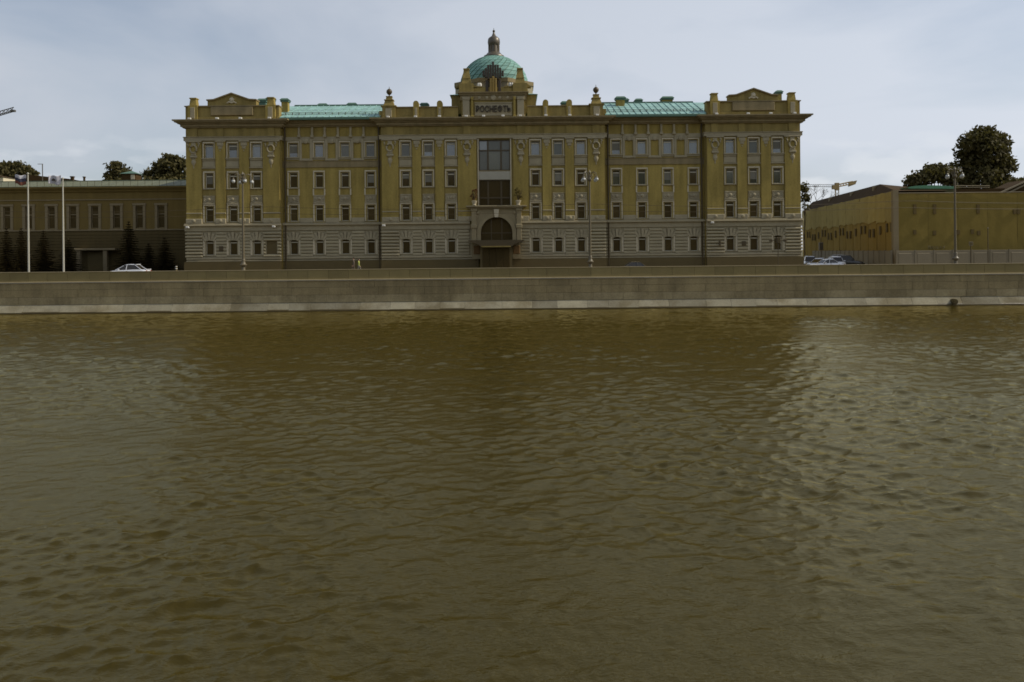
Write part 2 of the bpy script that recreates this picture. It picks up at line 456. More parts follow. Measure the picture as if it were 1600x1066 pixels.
# ------------------------------------------------------------------ river (structure)
def build_river():
    rng = np.random.default_rng(11)
    nr, nc = 940, 1020
    Y = 2.6 * (90.6 / 2.6) ** (np.arange(nr) / (nr - 1))
    s = np.linspace(-1, 1, nc)
    ext = np.array([1.06, 1.16, 1.35, 1.7, 2.3, 3.4, 5.5, 9.0])
    s = np.concatenate([-ext[::-1], s, ext])
    nc = len(s)
    half = Y * 0.74 + 5.0
    X = s[None, :] * half[:, None]
    YY = np.repeat(Y[:, None], nc, 1)
    cell = np.maximum((half * 2 / 1020)[:, None] * np.ones((1, nc)), (Y * math.log(90.6 / 2.6) / nr)[:, None])
    H = np.zeros_like(X); DX = np.zeros_like(X); DY = np.zeros_like(X)
    # gust patches: slow modulation of the small chop
    g = np.zeros_like(X)
    for _ in range(14):
        lam = rng.uniform(4, 30); a = rng.uniform(0, 2 * math.pi); ph = rng.uniform(0, 6.28)
        g += np.sin(2 * math.pi / lam * (X * math.cos(a) * 0.6 + YY * math.sin(a)) + ph)
    g = np.clip(0.95 + 0.13 * g, 0.4, 1.6)
    base_dir = R(-68)           # the chop runs towards the camera, a little to the right
    for i in range(96):
        lam = 0.17 * (5.0 / 0.17) ** (i / 95)
        lam *= rng.uniform(0.9, 1.1)
        a = base_dir + rng.normal(0, R(44)) + (R(-38) if i % 3 == 0 else R(22))
        k = 2 * math.pi / lam
        slope = 0.030 if lam < 0.28 else 0.037 if lam < 0.85 else 0.037 * (0.85 / lam) ** 1.25
        amp = slope / k
        ph = rng.uniform(0, 2 * math.pi)
        # short-crested: vary the phase slowly
        wob = 0.9 * np.sin(0.7 / lam * (X * math.sin(a) - YY * math.cos(a)) + rng.uniform(0, 6.28))
        att = np.clip((lam / cell - 2.0) / 2.0, 0, 1)
        A = amp * att * (g if lam < 2.5 else 1.0)
        th = k * (X * math.cos(a) + YY * math.sin(a)) + ph + wob
        H += A * np.cos(th)
        q = 1.2
        DX -= q * A * math.cos(a) * np.sin(th)
        DY -= q * A * math.sin(a) * np.sin(th)
    # an old boat wake: a train of slanting crests crossing the right-hand side
    d = (X - 9.5) * 0.80 + (YY - 25) * 0.60
    along = (X - 9.5) * -0.60 + (YY - 25) * 0.80
    env = np.exp(-(d / 3.2) ** 2) * np.exp(-(along / 22) ** 2)
    att = np.clip((1.5 / cell - 2.2) / 2.5, 0, 1)
    H += 0.018 * att * env * np.cos(2 * math.pi / 1.7 * d + 0.6 * np.sin(along * 0.7))
    edge = np.clip((90.4 - YY) / 1.5, 0, 1)
    V = np.stack([X + DX * edge, np.minimum(YY + DY * edge, 90.6), H * (0.35 + 0.65 * edge)], -1).reshape(-1, 3)
    idx = np.arange(nr * nc).reshape(nr, nc)
    q = np.stack([idx[:-1, :-1], idx[:-1, 1:], idx[1:, 1:], idx[1:, :-1]], -1).reshape(-1, 4)
    me = bpy.data.meshes.new('river')
    me.vertices.add(len(V)); me.vertices.foreach_set('co', V.astype(np.float32).ravel())
    me.loops.add(q.size); me.loops.foreach_set('vertex_index', q.astype(np.int32).ravel())
    me.polygons.add(len(q))
    me.polygons.foreach_set('loop_start', np.arange(0, q.size, 4, dtype=np.int32))
    me.polygons.foreach_set('use_smooth', np.ones(len(q), dtype=bool))
    me.update(calc_edges=True)
    m = bpy.data.materials.new('river_water')
    m.use_nodes = True
    t = m.node_tree
    t.nodes.remove(t.nodes['Principled BSDF'])
    # silt-laden water: a brown body under a mirror skin, its reflections painted warmer
    df = t.nodes.new('ShaderNodeBsdfDiffuse')
    df.inputs['Color'].default_value = (0.034, 0.0245, 0.0030, 1)
    gs = t.nodes.new('ShaderNodeBsdfGlossy')
    gs.inputs['Color'].default_value = (1.0, 0.90, 0.58, 1)
    gs.inputs['Roughness'].default_value = 0.02
    fr = t.nodes.new('ShaderNodeFresnel')
    fr.inputs['IOR'].default_value = 1.38
    ms = t.nodes.new('ShaderNodeMixShader')
    t.links.new(fr.outputs['Fac'], ms.inputs[0])
    t.links.new(df.outputs[0], ms.inputs[1])
    t.links.new(gs.outputs[0], ms.inputs[2])
    t.links.new(ms.outputs[0], t.nodes['Material Output'].inputs['Surface'])
    tcn = t.nodes.new('ShaderNodeTexCoord')
    prev = None
    for sc_, st, dist, rot in ((2.6, (1, 1.9, 1), 0.012, 16), (7.5, (1, 1.8, 1), 0.011, -20), (21, (1, 1.5, 1), 0.004, 5)):
        mpn = t.nodes.new('ShaderNodeMapping')
        mpn.inputs['Scale'].default_value = st
        mpn.inputs['Rotation'].default_value = (0, 0, R(rot))
        nz = t.nodes.new('ShaderNodeTexNoise')
        nz.inputs['Scale'].default_value = sc_
        nz.inputs['Detail'].default_value = 3
        nz.inputs['Roughness'].default_value = 0.55
        nz.inputs['Distortion'].default_value = 0.6
        bp = t.nodes.new('ShaderNodeBump')
        bp.inputs['Distance'].default_value = dist
        bp.inputs['Strength'].default_value = 1.0
        t.links.new(tcn.outputs['Object'], mpn.inputs['Vector'])
        t.links.new(mpn.outputs['Vector'], nz.inputs['Vector'])
        t.links.new(nz.outputs['Fac'], bp.inputs['Height'])
        if prev: t.links.new(prev.outputs['Normal'], bp.inputs['Normal'])
        prev = bp
    for nd in (df, gs, fr):
        t.links.new(prev.outputs['Normal'], nd.inputs['Normal'])
    me.materials.append(m)
    struct(link('river', me))
build_river()

# ------------------------------------------------------------------ ground, road, pavements
def sheet(name, x0, x1, y0, y1, z, m, nx=1):
    mb = MB()
    mb.add([(x0, y0, z), (x1, y0, z), (x1, y1, z), (x0, y1, z)], [(0, 1, 2, 3)])
    return struct(mk(name, mb, m))
GZ = 3.70
sheet('ground', -2500, 2500, 91.0, 4000, GZ, ground_m)
sheet('road', -400, 400, 94.2, 102.2, GZ + 0.004, asphalt)
for yy in (98.2,):
    mb = MB()
    for i in range(-40, 40):
        mb.box(i * 4.0, i * 4.0 + 2.0, yy - 0.07, yy + 0.07, GZ + 0.006, GZ + 0.010)
    struct(mk('road_marking', mb, paint_line))
for nm, y0, y1 in (('pavement', 91.1, 94.2), ('pavement', 102.2, 105.2)):
    mb = MB().box(-400, 400, y0, y1, GZ - 0.2, GZ + 0.14)
    p = struct(mk(nm, mb, paving))
    kb = MB().box(-400, 400, (y1 if y0 < 95 else y0 - 0.16), (y1 + 0.16 if y0 < 95 else y0), GZ - 0.1, GZ + 0.155)
    mk('kerb', kb, coping_m, p)
# the bank on this side, under and behind the camera
near = MB().box(-2500, 2500, -2500, 0.8, -2, 4.2)
struct(mk('near_bank', near, paving))
mb = MB()
rng = random.Random(3)
nx = 160
vs, fs = [], []
for j in range(9):
    for i in range(nx):
        x = -420 + 840 * i / (nx - 1)
        h = 30 + 5 * mnoise.noise((x * 0.02, 3.1, 0)) + 6 * mnoise.noise((x * 0.09, 1.1, 0)) + 3 * mnoise.noise((x * 0.3, 7.1, 0))
        z = 4.0 + h * j / 8
        y = -62 - 6 * (j / 8) ** 2 + 3 * mnoise.noise((x * 0.12, z * 0.14, 5.0)) + rng.uniform(-1, 1)
        vs.append((x + rng.uniform(-1.5, 1.5), y, z + (rng.uniform(-1.5, 1.5) if j else 0)))
for j in range(8):
    for i in range(nx - 1):
        fs.append((j * nx + i, j * nx + i + 1, (j + 1) * nx + i + 1, (j + 1) * nx + i))
b0 = len(vs)
for i in range(nx):
    vs.append((vs[8 * nx + i][0], -95, 4.0))
for i in range(nx - 1):
    fs.append((8 * nx + i, 8 * nx + i + 1, b0 + i + 1, b0 + i))
mb.add(vs, fs)
stuff(mk('wood', mb, leaf_n), 'dense wooded hill on the near bank behind the viewer')

# ------------------------------------------------------------------ embankment wall
emb = thing('embankment_wall', 'long granite embankment wall with parapet along the far bank', 'wall', (0, 90, 0))
ZP, ZL = 4.68, 3.56
mb = MB().prismx([(-0.75, -2.5), (-0.56, 0.11), (0.16, 0.9), (0.14, ZL - 0.3), (1.2, ZL - 0.3), (1.2, -2.5)], -400, 400)
mk('core', mb, quay_wet, emb)
rb = random.Random(5)
courses = [(0.10, 0.95, quay_l), (0.95, 1.80, quay_mid), (1.80, 2.65, quay_m), (2.65, ZL - 0.14, quay_m)]
cache = {}
for ci, (z0, z1, mm) in enumerate(courses):
    x = -66 + rb.uniform(-1.5, 0)
    y0 = 0.30 - 0.16 * (z0 / ZL)
    y1 = 0.30 - 0.16 * (z1 / ZL)
    while x < 66:
        wd = rb.choice((2.4, 2.8, 3.4, 4.2))
        key = (ci, wd)
        if key not in cache:
            g = 0.008
            b = MB()
            fy0, fy1 = y0 - 0.17 - (0.62 if ci == 0 else 0), y1 - 0.17
            c = 0.012
            b.add([(g, 0.5, z0 + g), (wd - g, 0.5, z0 + g), (wd - g, 0.5, z1 - g), (g, 0.5, z1 - g),
                   (g, fy0 + c, z0 + g), (wd - g, fy0 + c, z0 + g), (wd - g, fy1 + c, z1 - g), (g, fy1 + c, z1 - g),
                   (g + c, fy0, z0 + g + c), (wd - g - c, fy0, z0 + g + c), (wd - g - c, fy1, z1 - g - c), (g + c, fy1, z1 - g - c)],
                  [(3, 2, 1, 0), (0, 1, 5, 4), (1, 2, 6, 5), (2, 3, 7, 6), (3, 0, 4, 7), (4, 5, 9, 8), (5, 6, 10, 9), (6, 7, 11, 10), (7, 4, 8, 11), (8, 9, 10, 11)])
            cache[key] = b.mesh('stone_block', mm)
        dy = rb.uniform(-0.012, 0.012) + (-0.05 if ci == 0 else 0)
        link('stone_block', cache[key], emb, (x, dy, 0))
        x += wd
# ledge under the parapet, parapet slabs, coping
mk('ledge', MB().prismx([(-0.16, ZL - 0.12), (-0.16, ZL - 0.03), (-0.10, ZL + 0.03), (0.9, ZL + 0.03), (0.9, ZL - 0.12)], -400, 400), coping_m, emb)
x = -66.0
pc = {}
while x < 66:
    wd = rb.choice((2.1, 2.3, 2.3, 2.5))
    if wd not in pc:
        pc[wd] = MB().cbox(0.01, wd - 0.01, 0.0, 0.42, ZL + 0.03, ZP - 0.07, 0.02).mesh('parapet_slab', parapet_m)
    link('parapet_slab', pc[wd], emb, (x, rb.uniform(-0.008, 0.008), 0))
    x += wd
mk('parapet_core', MB().box(-400, 400, 0.035, 0.40, ZL + 0.035, ZP - 0.075), quay_wet, emb)
mk('coping', MB().prismx([(-0.05, ZP - 0.07), (-0.05, ZP - 0.01), (-0.02, ZP + 0.0), (0.47, ZP + 0.0), (0.47, ZP - 0.07)], -400, 400), coping_m, emb)
far = MB()
for sx in (-1, 1):
    for ci, (z0, z1, mm) in enumerate(courses):
        for i in range(60):
            a, b_ = sx * (69.6 + i * 3), sx * (69.6 + i * 3 + 2.96)
            far.box(min(a, b_), max(a, b_), 0.04, 0.6, z0 + 0.01, z1 - 0.01)
stuff(mk('distant_stone_blocks', far, quay_m, emb))
dr = MB().lathe([(0.32, -1.0), (0.32, 0.3)], 0, 0, 0, 16, axis='y')
dr.lathe([(0.22, -1.03), (0.22, -0.95)], 0, 0, 0, 16, axis='y')
mk('drain_outlet', dr, quay_wet, emb, (WX(1487, 474, 90), 0.25, 0.42))

# ------------------------------------------------------------------ the main office building
K = 106 / F
BX, BY = WX(771, 300, 106), 106.0
hq = thing('office_building', 'yellow four-storey classical office building with green dome and copper roofs', 'building', (BX, BY, GZ))
def zl(y, d=0.0):                 # photo row (levelled at the axis) -> height above the building's base, at depth d
    return CZ - GZ + (HOR + 0.27 - y) * (BY + d) / F
def ul(p, d=0.0):
    return p * (BY + d) / F
SEC = [('pav', -480, -332, 0.0), ('wing', -332, -175, 0.9), ('ctr', -175, 175, 0.0), ('wing', 175, 332, 0.9), ('pav', 332, 480, 0.0)]
WIN = {'pav': (370, 407, 444), 'wing': (192, 232, 272.5, 312.5), 'ctr': (66, 101.5, 137)}
FL = {1: (371, 395, 5.9), 2: (318.5, 343, 5.9), 3: (267, 290.5, 5.9), 4: (221, 243, 6.8)}

def wall_mesh(mb, x0, x1, z0, z1, holes, y, t):
    """front face with openings and their reveals"""
    xs = sorted({x0, x1, *[h[0] for h in holes], *[h[1] for h in holes]})
    zs = sorted({z0, z1, *[h[2] for h in holes], *[h[3] for h in holes]})
    for i in range(len(xs) - 1):
        for j in range(len(zs) - 1):
            cx, cz = (xs[i] + xs[i + 1]) / 2, (zs[j] + zs[j + 1]) / 2
            if any(h[0] < cx < h[1] and h[2] < cz < h[3] for h in holes):
                continue
            mb.add([(xs[i], y, zs[j]), (xs[i + 1], y, zs[j]), (xs[i + 1], y, zs[j + 1]), (xs[i], y, zs[j + 1])], [(0, 1, 2, 3)])
    for a, b, c, d in holes:
        mb.add([(a, y, c), (b, y, c), (b, y, d), (a, y, d), (a, y + t, c), (b, y + t, c), (b, y + t, d), (a, y + t, d)],
               [(0, 1, 5, 4), (1, 2, 6, 5), (2, 3, 7, 6), (3, 0, 4, 7)])

win_cache = {}
def window_meshes(fl, kind):
    key = (fl, kind)
    if key in win_cache: return win_cache[key]
    y0, y1, hw = FL[fl]
    d = 0.9 if kind == 'wing' else 0.0
    h = (y1 - y0) * K
    w2 = hw * K
    res = {}
    # timber frame with its pale transom; origin = sill centre at the wall face
    fr = MB()
    for s in (-1, 1):
        fr.box(s * w2, s * (w2 - 0.07), 0.24, 0.32, 0, h)
    fr.box(-w2 + 0.07, w2 - 0.07, 0.24, 0.32, h - 0.07, h)
    fr.box(-w2 + 0.07, w2 - 0.07, 0.24, 0.32, 0, 0.07)
    zt = h * (0.80 if fl != 4 else 0.84)
    fr.box(-w2 + 0.07, w2 - 0.07, 0.20, 0.32, zt - 0.07, zt + 0.07)
    res['frame'] = fr.mesh('window', frame_m)
    res['pane'] = MB().box(-w2 + 0.06, w2 - 0.06, 0.29, 0.31, 0.06, zt - 0.06)
    res['top'] = MB().box(-w2 + 0.06, w2 - 0.06, 0.29, 0.31, zt + 0.06, h - 0.06)
    cs = MB()
    j = {1: 0.36, 2: 0.30, 3: 0.28, 4: 0.22}[fl]
    for s in (-1, 1):
        zt_ = h + (0.05 if fl != 1 else -0.05)
        P = [(w2 - 0.02, 0.22), (w2 + j * 0.62, -0.11), (w2 + j, -0.11), (w2 + j, 0.05), (w2 + 0.02, 0.22)]
        vs = [(s * x, y, z) for z in (-0.02, zt_) for x, y in P]
        cs.add(vs, [tuple(range(5)), tuple(range(9, 4, -1))] + [(i, (i + 1) % 5, 5 + (i + 1) % 5, 5 + i) for i in range(5)])
    if fl != 1:
        cs.cbox(-w2 - j, w2 + j, -0.11, 0.12, h + 0.05, h + 0.05 + 0.20, 0.03)
    res['casing'] = cs.mesh('casing', stone_w)
    si = MB()
    if fl == 4:
        si.cbox(-w2 - 0.34, w2 + 0.34, -0.26, 0.1, -0.16, -0.02, 0.03)
        si.box(-w2 - 0.26, w2 + 0.26, -0.12, 0.1, -0.36, -0.16)
    elif fl == 3:
        si.cbox(-w2 - 0.30, w2 + 0.30, -0.18, 0.1, -0.16, -0.02, 0.03)
    else:
        si.box(-w2 - 0.30, w2 + 0.30, -0.12, 0.1, -0.10, -0.02)
    res['sill'] = si.mesh('sill', stone)
    if fl == 1:            # fan of wedge stones
        kf = MB()
        for i, a in enumerate((-34, -17, 0, 17, 34)):
            r0, r1 = (0.0, 0.98 if a else 1.12)
            ca = R(a)
            wd0, wd1 = 0.13, 0.19
            bx, bz = math.sin(ca) * 0.85, h - 0.10 + (math.cos(ca) - 1) * 0.4
            dx, dz = math.sin(ca), math.cos(ca)
            px_, pz_ = dz, -dx
            P = [(bx - px_ * wd0, bz - pz_ * wd0), (bx + px_ * wd0, bz + pz_ * wd0), (bx + dx * r1 + px_ * wd1, bz + dz * r1 + pz_ * wd1), (bx + dx * r1 - px_ * wd1, bz + dz * r1 - pz_ * wd1)]
            kf.prism(P, -0.14 if a else -0.24, 0.05)
        res['fan'] = kf.mesh('voussoir_fan', stone)
    if fl == 2:            # framed medallion panel between the floors
        md = MB()
        z0 = h + 0.25
        pw = w2 + 0.26
        md.box(-pw, pw, -0.07, 0.05, z0, z0 + 1.10)
        md.cbox(-pw - 0.05, pw + 0.05, -0.20, 0.04, z0, z0 + 0.14, 0.03)
        md.cbox(-pw - 0.02, pw + 0.02, -0.15, 0.04, z0 + 1.0, z0 + 1.14, 0.03)
        for s in (-1, 1):
            md.tube([(s * pw * (0.85 - 0.12 * t * t), -0.10, z0 + 0.85 - 0.18 * t) for t in range(4)], 0.05, 5)
        md.tube([(pw * 0.8 * math.cos(R(180 + a)), -0.12, z0 + 0.55 + 0.34 * math.sin(R(180 + a))) for a in range(0, 181, 20)], 0.06, 5)
        res['panel'] = md.mesh('medallion_panel', stone)
        bo = MB().lathe([(0.05, -0.24), (0.17, -0.20), (0.24, -0.12), (0.25, -0.05)], 0, 0, z0 + 0.66, 12, axis='y')
        res['boss'] = bo.mesh('boss', stone, True)
    if fl == 4 and kind != 'wing':   # apron panel under the sill
        ap = MB().cbox(-w2 - 0.28, w2 + 0.28, -0.07, 0.05, -1.25, -0.42, 0.04)
        ap.cbox(-w2 - 0.40, w2 + 0.40, -0.16, 0.05, -1.42, -1.27, 0.03)
        res['apron'] = ap.mesh('apron_panel', stone)
    for pn, m in (('pane_dark', pane_dark), ('pane_sky', pane_sky), ('pane_mid', pane_mid)):
        res[pn] = res['pane'].mesh('pane', m)
    res['top_dark'] = res['top'].mesh('pane', pane_dark)
    res['top_sky'] = res['top'].mesh('pane', pane_mid)
    win_cache[key] = res
    return res
wr = random.Random(21)
def window(fl, kind, u, d):
    rs = window_meshes(fl, kind)
    x, z = ul(u, d), zl(FL[fl][1], d)
    wn = link('window', rs['frame'], hq, (x, d, z))
    if fl == 4:
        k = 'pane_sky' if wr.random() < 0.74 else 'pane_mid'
    elif fl == 3:
        k = 'pane_mid' if u > 180 and wr.random() < 0.75 else 'pane_dark'  # paler right-hand panes imitate reflections by their colour
    else:
        k = 'pane_dark'
    link('pane', rs[k], wn)
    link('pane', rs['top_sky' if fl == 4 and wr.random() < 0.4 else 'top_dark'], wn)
    if fl >= 3 and wr.random() < 0.28:
        y0_, y1_, hw_ = FL[fl]
        hh = (y1_ - y0_) * K
        mk('blind', MB().box(-hw_ * K + 0.08, hw_ * K - 0.08, 0.275, 0.288, hh * wr.choice((0.30, 0.45, 0.55)), hh * 0.78), blind_m, wn)
    link('casing', rs['casing'], wn)
    link('sill', rs['sill'], wn)
    for q in ('fan', 'panel', 'boss', 'apron'):
        if q in rs:
            link(rs[q].name.split('.')[0], rs[q], wn)

for kind, a, b, d in SEC:
    sg = -1 if b <= 0 else 1
    us = [u for u in WIN[kind]]
    if kind == 'ctr':
        us = [-u for u in us] + us
    else:
        us = [sg * u for u in us]
    x0, x1 = ul(a, 0), ul(b, 0)
    ex = 0.03
    holes = {f: [] for f in FL}
    for u in us:
        for f, (y0, y1, hw) in FL.items():
            xc = ul(u, d)
            holes[f].append((xc - hw * K, xc + hw * K, zl(y1, d), zl(y1, d) + (y1 - y0) * K))
            window(f, kind, u, d)
    up = holes[2] + holes[3] + holes[4]
    lo = list(holes[1])
    if kind == 'ctr':
        up.append((ul(-24.5 + 2), ul(24.5 + 2), zl(322), zl(218)))
        lo.append((ul(-25 + 2), ul(25 + 2), zl(405), zl(357)))
    if kind == 'pav' and sg < 0:
        lo.append((ul(-355), ul(-339), zl(394), zl(373)))
    mb = MB()
    wall_mesh(mb, x0, x1, zl(357, d), zl(196, d), up, d, 0.42)
    mk('upper_wall', mb, stucco if kind == 'wing' else stucco2, hq)
    mb = MB()
    wall_mesh(mb, x0, x1, zl(405, d), zl(357, d), lo, d, 0.42)
    mk('lower_wall', mb, rust_m, hq)
    # plinth
    zt = zl(405.3, d)
    pls = [(x0 - ex, ul(-24)), (ul(27), x1 + ex)] if kind == 'ctr' else [(x0 - (0.25 if kind == 'pav' and sg < 0 else -0.01), x1 + (0.25 if kind == 'pav' and sg > 0 else -0.01))]
    for q0, q1 in pls:
        mk('plinth', MB().box(q0, q1, d - 0.28, d + 0.4, -0.3, zt), granite, hq)
    rng_ = [(x0, ul(-24)), (ul(27), x1)] if kind == 'ctr' else [(x0, x1)]
    for q0, q1 in rng_:
        mk('base_moulding', MB().cbox(q0, q1, d - 0.24, d + 0.1, zl(405.0, d), zl(403.4, d), 0.03), stone, hq)
        mk('base_moulding', MB().cbox(q0, q1, d - 0.20, d + 0.1, zl(402.0, d), zl(398.6, d), 0.05), stone, hq)
    # rusticated courses between the ground-floor windows
    edges = sorted([a] + [e for u in us for e in (u * (BY + d) / BY - 10.3, u * (BY + d) / BY + 10.3)] + [b])
    if kind == 'ctr':
        edges = sorted(edges + [-38, 42])
    gaps = [(edges[i], edges[i + 1]) for i in range(0, len(edges) - 1, 2)]
    for g0, g1 in gaps:
        if g1 - g0 < 1.2: continue
        corner = abs(g0) > 440 and abs(g1) > 440 or (kind == 'ctr' and (abs(g0) > 140 and abs(g1) > 140)) or (kind == 'pav' and max(abs(g0), abs(g1)) < 362)
        pr = 0.30 if corner else 0.16
        hole = kind == 'pav' and sg < 0 and g1 > -345
        for i in range(8):
            ya, yb = 398.2 - i * 5.05, 398.2 - (i + 1) * 5.05 + (1.9 if corner else 1.3)
            segs = [(g0, g1)]
            if hole and 1 <= i <= 4:
                segs = [(g0, -356), (-338, g1)]
            for s0, s1 in segs:
                e0 = -0.12 if (g0 <= -479) else 0.0
                e1 = 0.12 if (g1 >= 479) else 0.0
                mk('stone_course', MB().cbox(ul(s0) + e0, ul(s1) + e1, d - pr, d + 0.05, zl(ya, d), zl(yb, d), 0.08 if corner else 0.05), rust_m, hq)
    # string course above the ground floor
    sx0, sx1 = x0 - (0.2 if kind == 'pav' and sg < 0 else 0), x1 + (0.2 if kind == 'pav' and sg > 0 else 0)
    parts = [(sx0, ul(-37)), (ul(41), sx1)] if kind == 'ctr' else [(sx0, sx1)]
    for q0, q1 in parts:
        st = MB()
        st.box(q0, q1, d - 0.20, d + 0.1, zl(357.2, d), zl(355.9, d))
        st.box(q0, q1, d - 0.14, d + 0.1, zl(355.9, d), zl(349.6, d))
        st.cbox(q0, q1, d - 0.48, d + 0.1, zl(349.6, d), zl(347.4, d), 0.05)
        st.cbox(q0, q1, d - 0.36, d + 0.1, zl(347.4, d), zl(345.6, d), 0.05)
        mk('string_course', st, stone, hq)
    # cornice, frieze and architrave
    co = MB()
    sides = (0.0, 0.0)
    def ring(p, ya, yb):
        l = x0 - (p if kind in ('pav', 'ctr') else 0)
        r = x1 + (p if kind in ('pav', 'ctr') else 0)
        if kind == 'wing': l, r = x0 + 0.0, x1 - 0.0
        co.box(l, r, d - p, d + 3.0, zl(ya, d), zl(yb, d))
    ring(1.30, 186.6, 184.6); ring(1.10, 188.6, 186.6); ring(0.80, 190.6, 188.6); ring(0.52, 194.6, 190.6); ring(0.30, 196.4, 194.6)
    mk('cornice', co, cornice_m, hq)
    ar = MB()
    l, r = x0 - (0.22 if kind != 'wing' else 0), x1 + (0.22 if kind != 'wing' else 0)
    if kind != 'wing':
        ar.box(l, r, d - 0.22, d + 0.3, zl(216.2, d), zl(211.2, d))
        ar.cbox(l - 0.06, r + 0.06, d - 0.32, d + 0.3, zl(211.2, d), zl(210.0, d), 0.03)
    else:
        ar.box(l, r, d - 0.10, d + 0.3, zl(217.5, d), zl(211.5, d))
    mk('architrave', ar, stone, hq)
    if kind == 'wing':
        # stone framed panels between the top windows, brackets in the frieze
        wu = sorted(us)
        for i in range(len(wu) - 1):
            pc_ = ul((wu[i] + wu[i + 1]) / 2, d)
            pw = ul(10.2, d)
            fr = MB()
            z0, z1 = zl(249, d), zl(215, d)
            for s in (-1, 1):
                fr.cbox(pc_ + s * pw, pc_ + s * (pw - 0.34), d - 0.18, d + 0.05, z0, z1, 0.04)
            fr.cbox(pc_ - pw + 0.34, pc_ + pw - 0.34, d - 0.18, d + 0.05, z0, z0 + 0.30, 0.04)
            fr.cbox(pc_ - pw + 0.34, pc_ + pw - 0.34, d - 0.18, d + 0.05, z1 - 0.55, z1, 0.04)
            fr.lathe([(0.02, -0.34), (0.30, -0.28), (0.36, -0.1)], pc_, d, z1 - 0.30, 10, axis='y')
            mk('frieze_panel', fr, stone, hq)
            for s in (-1, 1):
                br = MB()
                br.cbox(pc_ + s * pw - 0.13, pc_ + s * pw + 0.13, d - 0.34, d + 0.05, zl(212, d), zl(197, d), 0.05)
                br.cbox(pc_ + s * pw - 0.20, pc_ + s * pw + 0.20, d - 0.42, d + 0.05, zl(213, d), zl(209, d), 0.05)
                mk('bracket', br, stone, hq)
        bd = MB()
        bd.cbox(x0, x1, d - 0.14, d + 0.05, zl(259.5, d), zl(258, d), 0.03)
        bd.box(x0, x1, d - 0.06, d + 0.05, zl(258, d), zl(250.5, d))
        bd.cbox(x0, x1, d - 0.12, d + 0.05, zl(250.5, d), zl(249.2, d), 0.03)
        mk('frieze_band', bd, cornice_m, hq)
        # narrow stone strips that tie second and third floor windows together
        for u in us:
            xc = ul(u, d)
            for s in (-1, 1):
                mk('window_strip', MB().box(xc + s * (5.9 * K + 0.16), xc + s * (5.9 * K + 0.34), d - 0.10, d + 0.03, zl(303, d), zl(292.6, d)), stone_w, hq)
        for i in range(len(wu) - 1):
            mk('apron_course', MB().cbox(ul(wu[i] + 10, d), ul(wu[i + 1] - 10, d), d - 0.16, d + 0.05, zl(345.4, d), zl(338.2, d), 0.05), stone, hq)

# pilasters with capitals and bases
pil = [(148, 173.5, 1), (112.5, 126, 0), (77, 90.5, 0), (29.5, 55, 1), (455, 479, 1), (418, 433, 0), (381, 396, 0), (333.5, 359, 1)]
for sgn in (-1, 1):
    for p0, p1, big in pil:
        a, b = sorted((sgn * p0, sgn * p1))
        if sgn > 0 and p0 == 29.5: a, b = 31.5, 55
        if sgn < 0 and p0 == 29.5: a, b = -55, -26
        pm = mk('pilaster', MB().box(ul(a), ul(b), -0.20, 0.05, zl(338), zl(216.3)), stucco, hq)
        bs = MB()
        bs.cbox(ul(a) - 0.05, ul(b) + 0.05, -0.34, 0.05, zl(345.5), zl(338), 0.06)
        mk('base_band', MB().cbox(ul(a) - 0.02, ul(b) + 0.02, -0.27, 0.05, zl(330.4), zl(328.6), 0.03), stone, pm)
        bs.lathe([(0.05, -0.46), (0.22, -0.40), (0.26, -0.3)], ul((a + b) / 2), 0, zl(341.5), 10, axis='y')
        mk('pilaster_base', bs, stone, pm)
        cp = MB()
        c = ul((a + b) / 2)
        cp.cbox(ul(a) - 0.05, ul(b) + 0.05, -0.36, 0.05, zl(218.6), zl(216.4), 0.03)
        if not big:
            cp.cbox(c - 0.42, c + 0.42, -0.30, 0.05, zl(225), zl(218.8), 0.06)
            cp.cbox(c - 0.26, c + 0.26, -0.28, 0.05, zl(229.5), zl(225), 0.06)
            cp.lathe([(0.03, -0.30), (0.10, -0.26), (0.11, -0.1)], c, 0, zl(232), 8, axis='y')
            # the matching block up in the frieze
            mk('frieze_block', MB().box(c - 0.40, c + 0.40, -0.10, 0.05, zl(209.8), zl(196.6)), stucco2, pm)
        else:
            for s in (-1, 1):
                cp.tube([(c + s * 0.62, -0.26, zl(219.4)), (c + s * 0.80, -0.28, zl(221.5)), (c + s * 0.66, -0.28, zl(224)), (c + s * 0.74, -0.26, zl(227))], [0.12, 0.12, 0.09, 0.04], 6)
            mk('frieze_block', MB().box(c - 0.46, c + 0.46, -0.14, 0.05, zl(209.8), zl(196.6)), stucco2, pm)
        mk('capital', cp, stone, pm)
        if big:
            wz = MB()
            zc = zl(229.5)
            wz.tube([(c + 0.44 * math.cos(t * math.pi / 8), -0.30, zc + 0.50 * math.sin(t * math.pi / 8)) for t in range(17)], 0.13, 6)
            wz.cbox(c - 0.30, c + 0.30, -0.28, 0.02, zl(225), zl(219), 0.06)
            wz.cbox(c - 0.46, c + 0.46, -0.38, 0.02, zl(243), zl(239.5), 0.06)
            wz.cbox(c - 0.34, c + 0.34, -0.30, 0.02, zl(239.5), zl(235), 0.06)
            wz.lathe([(0.10, 0), (0.26, 0.25), (0.32, 0.55), (0.2, 0.75), (0.34, 0.95)], c, -0.22, zl(255), 10, 0.6)
            wz.lathe([(0.01, 0), (0.09, 0.2), (0.06, 0.42)], c, -0.20, zl(260), 8, 0.7)
            mk('wreath_ornament', wz, stone, pm, smooth=True)

